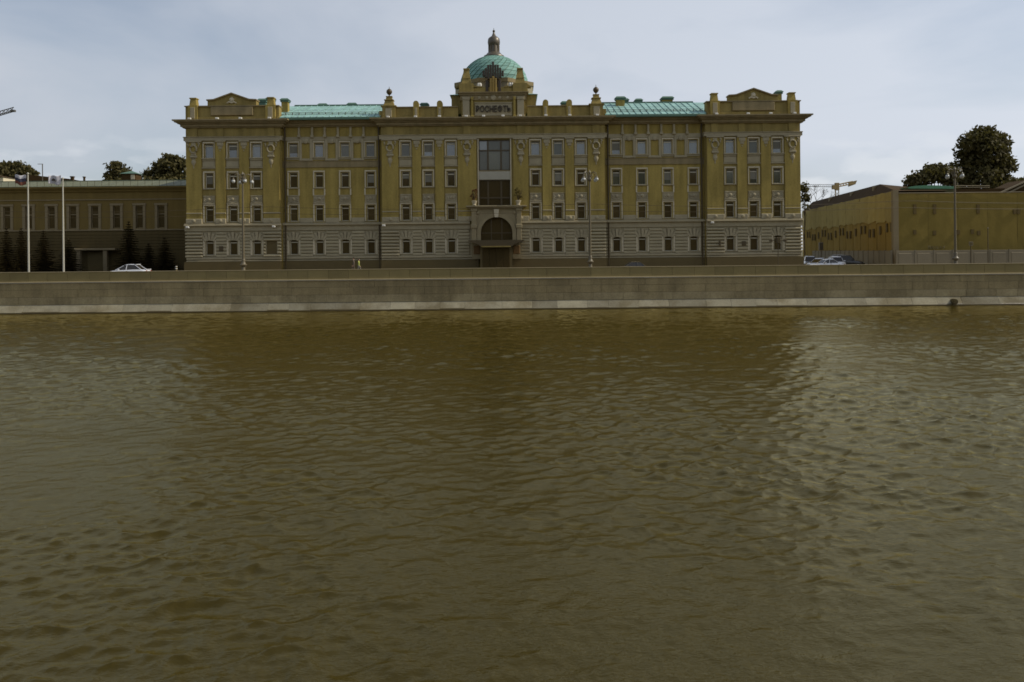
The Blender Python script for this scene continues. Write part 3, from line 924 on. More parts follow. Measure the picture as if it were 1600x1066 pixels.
# body behind the facade and its roof deck
for kind, a, b, d in SEC:
    mk('rear_wall', MB().box(ul(a) + (0.002 if a > -480 else 0), ul(b) - 0.002, d + 0.425, 17, -0.3, zl(196.5, d)), stucco, hq)
    if kind != 'wing':
        mk('roof_deck', MB().box(ul(a), ul(b), d + 0.8, 17, zl(196.4, d), zl(183.2, d)), copper_d, hq)
# end-wall bits of the pavilions seen from the side
for s in (-1, 1):
    xw = ul(480) * s
    mk('side_band', MB().box(xw, xw + s * 0.22, 0.32, 17, zl(216.2), zl(211.2)), stone, hq)
    mk('side_band', MB().box(xw, xw + s * 0.20, 0.12, 17, zl(357.2), zl(347)), stone, hq)

# ---- attics
# pavilions
for s in (-1, 1):
    c = 407 * s
    at = MB()
    at.box(ul(c - 73), ul(c + 73), 0.0, 1.2, zl(184.6), zl(163.0))
    at.box(ul(c - 72), ul(c + 72), -0.18, 0.0, zl(184.6), zl(179))
    mk('attic_wall', at, stucco2, hq)
    cp = MB().box(ul(c - 74), ul(c + 74), -0.22, 1.3, zl(163.0), zl(161.4))
    mk('attic_coping', cp, cornice_m, hq)
    gb = MB().prism([(ul(c - 38), zl(161.4)), (ul(c + 38), zl(161.4)), (ul(c + 38), zl(154)), (ul(c + 28), zl(153.4)), (ul(c), zl(143.5)), (ul(c - 28), zl(153.4)), (ul(c - 38), zl(154))], -0.10, 1.0)
    g = mk('pediment', gb, stucco2, hq)
    gc = MB()
    pts = [(-39, 154), (-28, 153.4), (0, 143.5), (28, 153.4), (39, 154)]
    for i in range(4):
        (xa, ya), (xb, yb) = pts[i], pts[i + 1]
        gc.prism([(ul(c + xa), zl(ya)), (ul(c + xb), zl(yb)), (ul(c + xb), zl(yb - 1.9)), (ul(c + xa), zl(ya - 1.9))], -0.36, 1.1)
    mk('pediment_coping', gc, cornice_m, g)
    pn = MB().cbox(ul(c - 33), ul(c + 33), -0.24, 0.0, zl(177), zl(163.6), 0.06)
    mk('attic_panel', pn, cornice_m, hq)
    cr = MB().lathe([(0.05, -0.34), (0.28, -0.26), (0.34, -0.1)], ul(c), 0, zl(152.5), 12, axis='y')
    cr.tube([(ul(c - 7), -0.14, zl(158)), (ul(c - 4), -0.2, zl(156)), (ul(c), -0.2, zl(157.6)), (ul(c + 4), -0.2, zl(156)), (ul(c + 7), -0.14, zl(158))], 0.11, 6)
    mk('pediment_relief', cr, stone_w, g, smooth=True)
    for q in (-60.5, 60.5):
        pr = MB().box(ul(c + q - 7.5), ul(c + q + 7.5), -0.34, 0.9, zl(184.6), zl(161.2))
        pr.taper(ul(c + q - 5.6), ul(c + q + 5.6), -0.20, 0.76, zl(161.2), zl(150.6), 0.10)
        pr.box(ul(c + q - 5.4), ul(c + q + 5.4), -0.24, 0.80, zl(150.6), zl(149.0))
        mk('attic_pier', pr, stucco, hq)
        pp = MB().cbox(ul(c + q - 3.6), ul(c + q + 3.6), -0.40, -0.3, zl(182), zl(164.5), 0.03)
        mk('pier_panel', pp, stone, hq)
# centre attic
for s in (-1, 1):
    at = MB()
    at.box(ul(s * 54), ul(s * 172), 0.0, 0.9, zl(184.6), zl(167.2))
    at.box(ul(s * 54), ul(s * 172), -0.16, 0.0, zl(184.6), zl(181))
    mk('attic_wall', at, stucco2, hq)
    mk('attic_coping', MB().box(ul(s * 54), ul(s * 172), -0.16, 1.0, zl(167.2), zl(165.7)), cornice_m, hq)
for s in (-1, 1):
    for q in (82.5, 119.5):
        pr = MB().box(ul(s * q - 4.2), ul(s * q + 4.2), -0.30, 0.6, zl(184.6), zl(165.4))
        pr.prism([(ul(s * q) + ul(4.4) * math.cos(R(t)), zl(161.5) + ul(4.6) * math.sin(R(t)) * 1.0) for t in range(0, 181, 20)] + [(ul(s * q - 4.4), zl(165.4)), (ul(s * q + 4.4), zl(165.4))], -0.28, 0.5)
        mk('attic_pier', pr, stucco, hq)
        mk('pier_panel', MB().cbox(ul(s * q - 1.9), ul(s * q + 1.9), -0.36, -0.26, zl(182), zl(168), 0.03), stone, hq)
    # tall corner pinnacle with a ball
    q = 162
    c = ul(s * q)
    pn = MB().box(c - 0.85, c + 0.85, -0.40, 1.1, zl(184.6), zl(166))
    pn.box(c - 1.02, c + 1.02, -0.50, 1.2, zl(166), zl(164.2))
    pn.taper(c - 0.72, c + 0.72, -0.28, 0.98, zl(164.2), zl(155.6), 0.22)
    pn.box(c - 0.62, c + 0.62, -0.2, 0.9, zl(155.6), zl(154.3))
    pn.taper(c - 0.42, c + 0.42, 0.0, 0.72, zl(154.3), zl(149.5), 0.06)
    pn.box(c - 0.42, c + 0.42, 0.0, 0.72, zl(149.5), zl(148.6))
    pn.box(c + s * 0.86, c + s * 1.3, -0.1, 0.9, zl(184.6), zl(172))
    p_ = mk('pinnacle', pn, stucco2, hq)
    bl = MB().lathe([(0.10, 0), (0.08, 0.18), (0.26, 0.30), (0.40, 0.55), (0.36, 0.80), (0.18, 0.98), (0.04, 1.04), (0.03, 1.30)], c, 0.36, zl(148.6), 12)
    mk('ball_finial', bl, dark_metal, p_, smooth=True)
    mk('pier_panel', MB().cbox(c - 0.42, c + 0.42, -0.48, -0.36, zl(182.4), zl(168.5), 0.03), stone, p_)
# sign block
AX = 1.2      # the sign stands a touch right of the axis, in photo pixels
sb = MB()
sb.box(ul(AX - 50), ul(AX + 50), -0.10, 3.0, zl(184.6), zl(150))
mk('sign_block', sb, stucco2, hq)
sb2 = MB()
sb2.box(ul(AX - 53), ul(AX + 53), -0.42, 3.3, zl(149.2), zl(146.2))
sb2.box(ul(AX - 55), ul(AX + 55), -0.62, 3.5, zl(146.2), zl(144.6))
sb2.box(ul(AX - 51.5), ul(AX + 51.5), -0.26, 3.1, zl(157.0), zl(149.2))
mk('sign_entablature', sb2, cornice_m, hq)
for s in (-1, 1):
    for q, hw in ((42.5, 5.2), (33, 1.6)):
        c = ul(AX + s * q)
        cm = MB().box(c - ul(hw), c + ul(hw), -0.42, 0.0, zl(184.6), zl(157))
        cm.cbox(c - ul(hw + 0.8), c + ul(hw + 0.8), -0.52, 0.0, zl(184.6), zl(181), 0.04)
        cm.cbox(c - ul(hw + 0.6), c + ul(hw + 0.6), -0.50, 0.0, zl(157), zl(152), 0.04)
        mk('sign_pilaster', cm, stucco if q < 40 else stone, hq)
for q in (-34, -22, -10, 0, 10, 22, 34):
    mk('rosette', MB().lathe([(0.04, -0.40), (0.18 if q else 0.32, -0.36), (0.22 if q else 0.38, -0.2)], ul(AX + q), 0, zl(153.3), 10, axis='y'), stone, hq, smooth=True)
sp = mk('sign_panel', MB().cbox(ul(AX - 29), ul(AX + 29), -0.22, 0.0, zl(181), zl(161), 0.05), stone, hq)
mk('sign_frame', MB().box(ul(AX - 29.5), ul(AX + 29.5), -0.30, -0.1, zl(162.2), zl(160.6)), stone, sp)
mk('sign_frame', MB().box(ul(AX - 29.5), ul(AX + 29.5), -0.30, -0.1, zl(181.4), zl(180)), stone, sp)
def letters(text, width, height, x0, y, z0, m, parent, depth=0.08, name='letter', rot=None):
    objs, adv = [], 0
    for ch in text:
        cu = bpy.data.curves.new('letter', 'FONT')
        cu.body = ch
        cu.size = 1.0
        cu.extrude = depth
        cu.offset = 0.018
        o = bpy.data.objects.new('tmp', cu)
        col.objects.link(o)
        dg = bpy.context.evaluated_depsgraph_get()
        me = bpy.data.meshes.new_from_object(o.evaluated_get(dg))
        bpy.data.objects.remove(o)
        bpy.data.curves.remove(cu)
        xs = [v.co.x for v in me.vertices]; ys = [v.co.y for v in me.vertices]
        objs.append((me, min(xs), max(xs), min(ys), max(ys)))
    gap = 0.10
    tot = sum(b - a for _, a, b, _, _ in objs) + gap * (len(objs) - 1)
    sx = width / tot
    sy = height / 0.73
    cx = x0
    for me, a, b, c, d in objs:
        for v in me.vertices:
            X, Yv, Zv = v.co
            v.co = ((X - a) * sx, -Zv, Yv * sy)
        me.materials.append(m)
        link(name, me, parent, (cx, y, z0))
        cx += (b - a + gap) * sx
letters('РОСНЕФТЬ', ul(54), ul(9.6), ul(AX - 27), -0.34, zl(175.6), letter_m, sp)
# low wall, dwarf pinnacles and emblem above the sign
lw = MB().box(ul(AX - 50), ul(AX + 50), 0.1, 0.9, zl(144.6), zl(136))
lw.box(ul(AX - 34), ul(AX - 17), 0.0, 1.0, zl(136), zl(134.6)); lw.box(ul(AX + 17), ul(AX + 34), 0.0, 1.0, zl(136), zl(134.6))
mk('dome_parapet', lw, stucco2, hq)
for s in (-1, 1):
    c = ul(AX + s * 42)
    pn = MB()
    pn.box(c - 0.95, c + 0.95, -0.2, 1.3, zl(144.6), zl(130.5))
    pn.box(c + s * 0.95, c + s * 1.0 , -0.1, 1.2, zl(144.6), zl(136))
    pn.taper(c - 0.66, c + 0.66, 0.0, 1.1, zl(130.5), zl(122), 0.12)
    pn.taper(c - 0.54, c + 0.54, 0.05, 1.05, zl(122), zl(108), 0.20)
    pn.box(c - 0.40, c + 0.40, 0.1, 1.0, zl(108), zl(106.2))
    pn.prism([(c + s * 0.95, zl(130.5)), (c + s * 0.95, zl(136.5)), (c + s * 0.95 + s * 0.5, zl(136.5))], 0.1, 1.1)
    pn.prism([(c - s * 0.95, zl(131.5)), (c - s * 0.95, zl(137)), (c - s * 1.5, zl(137))], 0.1, 1.0)
    mk('dome_pinnacle', pn, stucco2, hq)
em = mk('emblem', MB().box(ul(AX - 7), ul(AX + 7), 0.3, 0.6, zl(144), zl(122)), dark_metal, hq)
for i in range(-4, 5):
    top = (96.5, 101.5, 101.5, 106.5, 110.5)[abs(i)]
    bot = (119, 122, 124, 121.5, 119)[abs(i)]
    wd = 3.35
    c = ul(AX + i * 3.75)
    mk('emblem_bar', MB().cbox(c - ul(wd / 2), c + ul(wd / 2), -0.12, 0.35, zl(bot), zl(top), 0.04), logo_d, em)
    if abs(i) <= 1:
        mk('emblem_bar', MB().cbox(c - ul(wd / 2), c + ul(wd / 2), -0.16, 0.32, zl(144.2), zl(bot + 0.6), 0.05), logo_y, em)
for s in (-1, 1):
    c = ul(AX + s * 2.6 * 3.75)
    mk('emblem_bar', MB().cbox(c - 0.20, c + 0.20, 0.0, 0.35, zl(144.2), zl(125), 0.05), logo_d, em)

# ---- drum and dome with diamond sheets
DD = 6.5
DX = ul(AX, DD)
drm = MB()
def octo(rx, z0, z1, dd=DD, ch=0.35):
    k = [(-rx, -rx * ch), (-rx * ch, -rx), (rx * ch, -rx), (rx, -rx * ch), (rx, rx * ch), (rx * ch, rx), (-rx * ch, rx), (-rx, rx * ch)]
    return [(DX + x, dd + y * 0.92, z0) for x, y in k], [(DX + x, dd + y * 0.92, z1) for x, y in k]
def oct_add(mb, rx, z0, z1):
    lo, hi = octo(rx, z0, z1)
    mb.add(lo + hi, [tuple(range(8)), tuple(range(15, 7, -1))] + [(i, (i + 1) % 8, 8 + (i + 1) % 8, 8 + i) for i in range(8)])
oct_add(drm, ul(59.5, DD), zl(184, DD), zl(139.5, DD))
mk('drum', drm, stone, hq)
dc = MB()
oct_add(dc, ul(61, DD), zl(139.5, DD), zl(133.5, DD))
mk('drum_cornice', dc, cornice_m, hq)
gr = MB()
gr.taper(DX - ul(66, DD), DX + ul(66, DD), DD - 4.6, DD + 5, zl(157.8, DD), zl(155.2, DD), 0.8)
mk('drum_skirt_roof', gr, copper, hq)
mk('drum_base', MB().box(DX - ul(63.5, DD), DX + ul(63.5, DD), DD - 4.3, DD + 4.6, zl(186, DD), zl(157.8, DD)), stucco2, hq)
RD, HD, ZD = ul(52.5, DD), ul(46, DD), zl(134.5, DD)
dome = mk('dome', MB().lathe([(RD * math.cos(t * math.pi / 2 / 12) * 0.985 + 0.001, HD * math.sin(t * math.pi / 2 / 12) * 0.985) for t in range(13)], DX, DD, ZD, 40), copper_d, hq, smooth=True)
ND, RW = 30, 9
def dome_pt(a, t, r=1.0):
    return Vector((DX + RD * r * math.cos(t) * math.cos(a), DD + RD * r * math.cos(t) * math.sin(a), ZD + HD * r * math.sin(t)))
tmax = R(76)
tw = 2 * math.pi / ND
for row in range(RW):
    for i in range(ND):
        # slanted sheets: each row is turned on by most of a sheet, so the seams run as spirals
        a0 = i * tw + row * tw * 0.62
        t0, t1 = tmax * (row / RW) ** 0.92, tmax * ((row + 1) / RW) ** 0.92
        g = 0.07
        quad = [(a0 + tw * g, t0), (a0 + tw * (1 - g), t0), (a0 + tw * (1 - g) + tw * 0.62, t1), (a0 + tw * g + tw * 0.62, t1)]
        e = (t1 - t0) * 0.05
        P = [dome_pt(quad[0][0], quad[0][1] + e, 1.0), dome_pt(quad[1][0], quad[1][1] + e, 1.012), dome_pt(quad[2][0], quad[2][1] - e, 1.012), dome_pt(quad[3][0], quad[3][1] - e, 1.0)]
        Q = [dome_pt(a_, t_, 0.97) for a_, t_ in quad]
        b = MB().add(P + Q, [(0, 1, 2, 3), (0, 4, 5, 1), (1, 5, 6, 2), (2, 6, 7, 3), (3, 7, 4, 0)])
        mk('copper_sheet', b, copper_dome, dome)
# lantern on the dome
def Zt(y): return zl(y, DD)
ln = MB().lathe([(ul(16.5, DD), Zt(90)), (ul(16, DD), Zt(88)), (ul(13, DD), Zt(86.5)), (ul(11, DD), Zt(84)), (ul(8.0, DD), Zt(81.5)), (ul(7.4, DD), Zt(72)), (ul(9.2, DD), Zt(70)), (ul(9.7, DD), Zt(66)), (ul(9.0, DD), Zt(61)), (ul(7.0, DD), Zt(59)), (ul(3.4, DD), Zt(56.5)), (ul(2.0, DD), Zt(53)), (ul(1.2, DD), Zt(51))], DX, DD, 0, 16)
lan = mk('lantern', ln, zinc, hq, smooth=True)
sp_ = MB().lathe([(ul(1.2, DD), Zt(51.2)), (ul(1.7, DD), Zt(50)), (ul(2.2, DD), Zt(48.6)), (ul(1.2, DD), Zt(47.4)), (ul(0.35, DD), Zt(46.5)), (ul(0.3, DD), Zt(44))], DX, DD, 0, 10)
mk('spire', sp_, dark_metal, lan, smooth=True)
for i in range(8):
    a = 2 * math.pi * i / 8 + 0.2
    rr = ul(8.0, DD)
    mk('lantern_rib', MB().tube([(DX + rr * math.cos(a), DD + rr * math.sin(a), Zt(83)), (DX + rr * math.cos(a), DD + rr * math.sin(a), Zt(71))], 0.10, 6), dark_metal, lan)
for s, px in ((-1, -23.5), (-1, -21), (1, 26), (1, 29.5)):
    mk('dome_vent', MB().lathe([(0.20, 0), (0.22, 0.1), (0.22, 0.55), (0.12, 0.72)], ul(AX + px), 1.4, zl(134.6), 10), lamp_white, hq, smooth=True)

# ---- copper wing roofs, sheet by sheet
for s in (-1, 1):
    xa, xb = sorted((ul(s * 175), ul(s * 332)))
    d0, d1 = 0.3, 7.2
    z0, z1 = zl(184.4, 0.9), zl(163.8, 7.2)
    base = MB().prismx([(d0 - 0.9, z0 - 0.02), (d1, z1), (d1 + 9, z0), (d1 + 9, z0 - 0.3), (d0 - 0.9, z0 - 0.25)], xa + 0.01, xb - 0.01)
    rf = mk('wing_roof', base, copper_d, hq)
    xe = ul(s * 332)
    zs_ = z0 + (z1 - z0) * (1.6 - d0 + 0.9) / (d1 - d0 + 0.9)
    mk('roof_return', MB().prismx([(1.6, zs_ + 0.04), (d1, z1 + 0.05), (d1 + 9, z0), (1.6, z0)], min(xe, xe + s * 3.4), max(xe, xe + s * 3.4)), copper, rf)
    rows = ((0.02, 0.20), (0.22, 0.60), (0.62, 0.985))
    n = 16
    pcache = {}
    for t0, t1 in rows:
        wd = (xb - xa) / n
        A = Vector((0, d0 + (d1 - d0) * t0 - 0.9 * (1 - t0), z0 + (z1 - z0) * t0))
        B = Vector((0, d0 + (d1 - d0) * t1 - 0.9 * (1 - t1), z0 + (z1 - z0) * t1))
        nrm = Vector((0, -(B.z - A.z), B.y - A.y)).normalized()
        lean = wd * 0.30 * (t1 - t0)
        b = MB()
        lo = [(0.03, A.y, A.z), (wd - 0.03, A.y, A.z), (wd - 0.03, B.y, B.z), (0.03, B.y, B.z)]
        hi = [(x, y + nrm.y * 0.05, z + nrm.z * 0.05) for x, y, z in lo]
        b.add(lo + hi, [(4, 5, 6, 7), (0, 1, 5, 4), (1, 2, 6, 5), (2, 3, 7, 6), (3, 0, 4, 7)])
        # standing seam on the sheet's edge
        sm_ = [(wd - 0.06, A.y + nrm.y * 0.05, A.z + nrm.z * 0.05), (wd, A.y + nrm.y * 0.05, A.z + nrm.z * 0.05), (wd, B.y + nrm.y * 0.05, B.z + nrm.z * 0.05), (wd - 0.06, B.y + nrm.y * 0.05, B.z + nrm.z * 0.05)]
        sh = [(x, y + nrm.y * 0.09, z + nrm.z * 0.09) for x, y, z in sm_]
        b.add(sm_ + sh, [(4, 5, 6, 7), (0, 1, 5, 4), (1, 2, 6, 5), (2, 3, 7, 6), (3, 0, 4, 7)])
        me = b.mesh('copper_sheet', copper)
        for i in range(n):
            link('copper_sheet', me, rf, (xa + i * wd, 0, 0))
    mk('ridge_cap', MB().box(xa, xb, d1 - 0.18, d1 + 0.2, z1 - 0.02, z1 + 0.20), copper_d, rf)
    # snow guard rail along the lower roof
    rg = MB()
    tt = 0.21
    yy, zz = d0 + (d1 - d0) * tt - 0.9 * (1 - tt), z0 + (z1 - z0) * tt
    for h in (0.16, 0.34):
        rg.tube([(xa + 0.1, yy - 0.1, zz + h), (xb - 0.1, yy - 0.1, zz + h)], 0.028, 5)
    for i in range(15):
        xx = xa + (i + 0.5) * (xb - xa) / 15
        rg.box(xx - 0.025, xx + 0.025, yy - 0.13, yy + 0.1, zz - 0.05, zz + 0.36)
    mk('snow_guard', rg, dark_metal, rf)
# chimneys and roof vents (photo px, levelled rows, depth)
def chimney(x0, x1, y0, y1, d, m=stucco, cap=copper_d):
    # x in raw photo px, y in raw rows
    X0, X1 = WX(x0, y0, BY + d) - BX, WX(x1, y0, BY + d) - BX
    Z0, Z1 = WZ((x0 + x1) / 2, y1, BY + d) - GZ, WZ((x0 + x1) / 2, y0, BY + d) - GZ
    w_ = X1 - X0
    c = MB().box(X0, X1, d, d + max(0.9, w_ * 0.8), Z0 - 1.5, Z1 - 0.25)
    ch = mk('chimney', c, m, hq)
    k = MB().taper(X0 - 0.22, X1 + 0.22, d - 0.22, d + max(0.9, w_ * 0.8) + 0.22, Z1 - 0.25, Z1, 0.25)
    k.box(X0 - 0.12, X1 + 0.12, d - 0.12, d + max(0.9, w_ * 0.8) + 0.12, Z1 - 0.5, Z1 - 0.25)
    mk('chimney_cap', k, cap, ch)
chimney(439.5, 449.5, 153.5, 178, 3.0)
chimney(417.5, 426.5, 151.5, 166, 3.0)
chimney(498, 510, 161.5, 166, 8.5)
chimney(544, 556, 160.5, 166, 8.5)
chimney(658, 668, 160.5, 167, 7)
chimney(878, 888, 158, 165, 7)
chimney(963, 976, 150.5, 168, 5.0)
chimney(975, 981, 153.5, 163, 8)
chimney(993.5, 1002.5, 154, 163, 8)
chimney(1035, 1051, 150.5, 163, 8)
chimney(1214, 1221.5, 141, 160, 4.0)
chimney(404, 415, 154, 166, 7.0, copper_d)
# floodlights along the cornice
fl_mesh = MB().cbox(-0.20, 0.20, -0.18, 0.16, 0.0, 0.24, 0.05).mesh('floodlight', lamp_white)
for px in (-470, -427, -391, -346, -162, -119.5, -82.5, -41, -14, 16, 43, 82.5, 119.5, 162, 347, 396, 431, 468):
    link('floodlight', fl_mesh, hq, (ul(px), -0.85, zl(184.5)))
for px in (-476, -330 - 12, -171, 340):
    link('floodlight', fl_mesh, hq, (ul(px), -0.5, zl(352.5)))
# drain pipes
for px, d in ((-331, 0.55), (-176.5, 0.55), (177, 0.55), (331, 0.55)):
    o_ = 2.2 if px > 0 and px < 200 or px < -300 else -2.2
    pp = MB().tube([(ul(px + o_ * 1.6), 0.70, zl(192)), (ul(px + o_ * 1.6), 0.70, zl(418))], 0.11, 8)
    mk('drain_pipe', pp, dark_metal, hq)
# dark service opening and plaques on the ground floor
mk('service_grille', MB().box(ul(-355), ul(-339), 0.05, 0.25, zl(394), zl(373)), granite, hq)
mk('plaque', MB().cbox(ul(-425.5 - 3.2), ul(-425.5 + 3.2), -0.26, -0.1, zl(388.5), zl(381), 0.03), dark_metal, hq)
mk('plaque', MB().cbox(ul(390 - 3.2), ul(390 + 3.2), -0.26, -0.1, zl(387.5), zl(380.5), 0.03), dark_metal, hq)
mk('plaque', MB().cbox(ul(352 - 1.2), ul(352 + 1.2), -0.46, -0.2, zl(387), zl(379.5), 0.03), dark_metal, hq)

# ---- centre bay: tall windows, spandrel, portal
PX = 2.0
big = MB()
x0, x1 = ul(PX - 24.5), ul(PX + 24.5)
def bigwin(ya, yb, rows, m):
    f = MB()
    z0, z1 = zl(yb), zl(ya)
    f.box(x0, x0 + 0.12, 0.16, 0.30, z0, z1); f.box(x1 - 0.12, x1, 0.16, 0.30, z0, z1)
    f.box(x0 + 0.12, x1 - 0.12, 0.16, 0.30, z1 - 0.12, z1); f.box(x0 + 0.12, x1 - 0.12, 0.16, 0.30, z0, z0 + 0.12)
    xs = [x0, x0 + (x1 - x0) * 0.29, x0 + (x1 - x0) * 0.71, x1]
    zs = [z0] + [z0 + (z1 - z0) * r for r in rows] + [z1]
    for i in (1, 2):
        f.box(xs[i] - 0.11, xs[i] + 0.11, 0.14, 0.30, z0 + 0.12, z1 - 0.12)
    for z in zs[1:-1]:
        for i in range(3):
            f.box(xs[i] + 0.11, xs[i + 1] - 0.11, 0.14, 0.30, z - 0.09, z + 0.09)
    wn = mk('tall_window', f, dark_metal, hq)
    for i in range(3):
        for j in range(len(zs) - 1):
            mk('pane', MB().box(xs[i] + 0.08, xs[i + 1] - 0.08, 0.24, 0.26, zs[j] + 0.06, zs[j + 1] - 0.06), m if not callable(m) else m(i, j), wn)
bigwin(219, 266.5, (0.66,), lambda i, j: pane_sky if (j == 1 and i == 0) else pane_mid)
bigwin(281.5, 322, (0.32,), lambda i, j: pane_deep)
mk('spandrel_panel', MB().cbox(ul(PX - 24.4), ul(PX + 24.4), -0.12, 0.4, zl(281.2), zl(268.2), 0.04), white_panel, hq)
mk('spandrel_ledge', MB().box(ul(PX - 24.4), ul(PX + 24.4), -0.02, 0.4, zl(268.1), zl(266.4)), cornice_m, hq)
for s in (-1, 1):
    mk('tall_window_jamb', MB().cbox(ul(PX + s * 24.5), ul(PX + s * 26.4), -0.16, 0.3, zl(322), zl(216.8), 0.03), stone_w, hq)
PO = 4.5     # centre of the portal in photo px off the axis
PF = -0.60   # portal stands forward
def arch(r, n=20):
    return [(ul(PO) + r * math.cos(math.pi * i / n), zl(364) + r * math.sin(math.pi * i / n)) for i in range(n + 1)]
ri, ro = ul(24.5), ul(30.5)
AI = arch(ri)
pt = MB()
zt, zb = zl(326.5), zl(404.8)
xl, xr = ul(PO - 38.5), ul(PO + 38.5)
# spandrel wall around the arch, as vertical strips
for i in range(len(AI) - 1):
    (xa_, za_), (xb_, zb_) = AI[i], AI[i + 1]
    pt.prism([(xa_, za_), (xb_, zb_), (xb_, zt), (xa_, zt)], PF, 0.0)
pt.box(xl, ul(PO) - ri, PF, 0.0, zb, zt)
pt.box(ul(PO) + ri, xr, PF, 0.0, zb, zt)
portal = mk('portal', pt, portal_m, hq)
av = MB()
A0, A1 = arch(ri), arch(ro)
for i in range(20):
    av.prism([A0[i], A0[i + 1], A1[i + 1], A1[i]], PF - 0.14, PF + 0.05)
av.cbox(ul(PO) + ri, ul(PO) + ro, PF - 0.14, PF + 0.05, zl(378), zl(364), 0.02)
av.cbox(ul(PO) - ro, ul(PO) - ri, PF - 0.14, PF + 0.05, zl(378), zl(364), 0.02)
mk('archivolt', av, portal_m, portal)
mk('keystone', MB().prism([(ul(PO) - 0.24, zl(340)), (ul(PO) + 0.24, zl(340)), (ul(PO) + 0.34, zl(327.5)), (ul(PO) - 0.34, zl(327.5))], PF - 0.34, PF), stone_w, portal)
pc_ = MB()
pc_.cbox(xl - 0.3, xr + 0.3, PF - 0.36, 0.02, zl(326.4), zl(324.2), 0.04)
pc_.cbox(xl - 0.7, xr + 0.7, PF - 0.62, 0.02, zl(324.2), zl(321.9), 0.04)
mk('portal_cornice', pc_, portal_m, portal)
for s in (-1, 1):
    c = ul(PO + s * 35)
    pp = MB().cbox(c - 0.32, c + 0.32, PF - 0.22, PF, zl(376), zl(329), 0.04)
    pp.cbox(c - 0.42, c + 0.42, PF - 0.34, PF, zl(357), zl(351), 0.06)
    pp.cbox(c - 0.42, c + 0.42, PF - 0.34, PF, zl(330.5), zl(326.6), 0.06)
    mk('portal_pilaster', pp, portal_m, portal)
    sw = MB().lathe([(0.02, -0.2), (0.20, -0.14), (0.24, 0.0)], ul(PO + s * 28.5), PF, zl(333), 10, axis='y')
    sw.tube([(ul(PO + s * 33), PF - 0.05, zl(336)), (ul(PO + s * 30), PF - 0.12, zl(339)), (ul(PO + s * 31.5), PF - 0.1, zl(344))], [0.14, 0.1, 0.04], 6)
    mk('spandrel_relief', sw, portal_m, portal, smooth=True)
# glazing inside the arch
gl = MB().prism(AI + [(ul(PO) - ri, zl(378)), (ul(PO) + ri, zl(378))], -0.20, -0.16)
fan = mk('fanlight', gl, pane_deep, hq)
bars = MB()
for q in (-8.2, 8.2):
    bars.box(ul(PO + q) - 0.07, ul(PO + q) + 0.07, -0.27, -0.205, zl(378), zl(343))
bars.box(ul(PO - 24), ul(PO + 24), -0.26, -0.205, zl(365), zl(363.6))
mk('glazing_bars', bars, dark_metal, fan)
# canopy and entrance doors
cy = MB()
cy.prism([(ul(PO - 43), zl(375.8)), (ul(PO + 43), zl(375.8)), (ul(PO + 40), zl(378.2)), (ul(PO + 27), zl(382)), (ul(PO + 24), zl(385.5)), (ul(PO - 24), zl(385.5)), (ul(PO - 27), zl(382)), (ul(PO - 40), zl(378.2))], -3.2, -0.2)
can = mk('canopy', cy, dark_metal, hq)
mk('canopy_edge', MB().box(ul(PO - 23), ul(PO + 22), -3.26, -3.1, zl(386.4), zl(384.8)), stucco2, can)
dv = MB()
dv.box(ul(PO - 25), ul(PO + 24), -2.2, -0.61, -0.3, zl(386.2))
ves = mk('vestibule', dv, granite, hq)
for i in range(4):
    mk('door_leaf', MB().cbox(ul(PO - 21.5 + i * 10.6), ul(PO - 21.5 + i * 10.6 + 10), -2.3, -2.15, -0.1, zl(388.5), 0.03), pane_deep, ves)
for s in (-1, 1):
    pnl = MB().cbox(ul(PO + s * 31) - 0.42, ul(PO + s * 31) + 0.42, PF - 0.12, PF, zl(397), zl(384), 0.05)
    mk('portal_panel', pnl, mat('rusty_panel', (0.15, 0.085, 0.028), 0.7, 0.3, 2, 8) if 'rusty_panel' not in MATS else MATS['rusty_panel'], portal)

# ------------------------------------------------------------------ trees
def leaf_cloud(mb, blobs, n, size, rnd, squash=0.8, inner=0.35):
    vs, fs = [], []
    tot = sum(b[3] * b[4] * b[5] for b in blobs)
    for (cx, cy, cz, rx, ry, rz) in blobs:
        k = max(20, int(n * rx * ry * rz / tot))
        # leaf clumps spread through the blob, denser towards its skin
        nc = max(6, k // 22)
        for _ in range(nc):
            while True:
                p = Vector((rnd.uniform(-1, 1), rnd.uniform(-1, 1), rnd.uniform(-1, 1)))
                if p.length <= 1 and (p.length > inner or rnd.random() < 0.35): break
            p *= 1 + 0.12 * mnoise.noise(p * 2.3 + Vector((cx, cy, cz)))
            c = Vector((cx + p.x * rx, cy + p.y * ry, cz + p.z * rz))
            cr = size * rnd.uniform(1.3, 2.6)
            for _ in range(22):
                o = Vector((max(-1.4, min(1.4, rnd.gauss(0, 1))), max(-1.4, min(1.4, rnd.gauss(0, 1))), max(-1.2, min(1.2, rnd.gauss(0, 0.7))))) * cr * 0.55
                q = c + o
                a = Vector((rnd.uniform(-1, 1), rnd.uniform(-1, 1), rnd.uniform(-1, 1))).normalized()
                b = a.cross(Vector((rnd.uniform(-1, 1), rnd.uniform(-1, 1), rnd.uniform(-1, 1)))).normalized()
                s = size * rnd.uniform(0.55, 1.1)
                i = len(vs)
                vs += [q - a * s, q + b * s * 0.55, q + a * s, q - b * s * 0.55]
                fs.append((i, i + 1, i + 2, i + 3))
    mb.add(vs, fs)
def raw_mesh(name, mb, m):
    me = bpy.data.meshes.new(name)
    me.from_pydata([tuple(v) for v in mb.v], [], mb.f)
    me.materials.append(m)
    return me
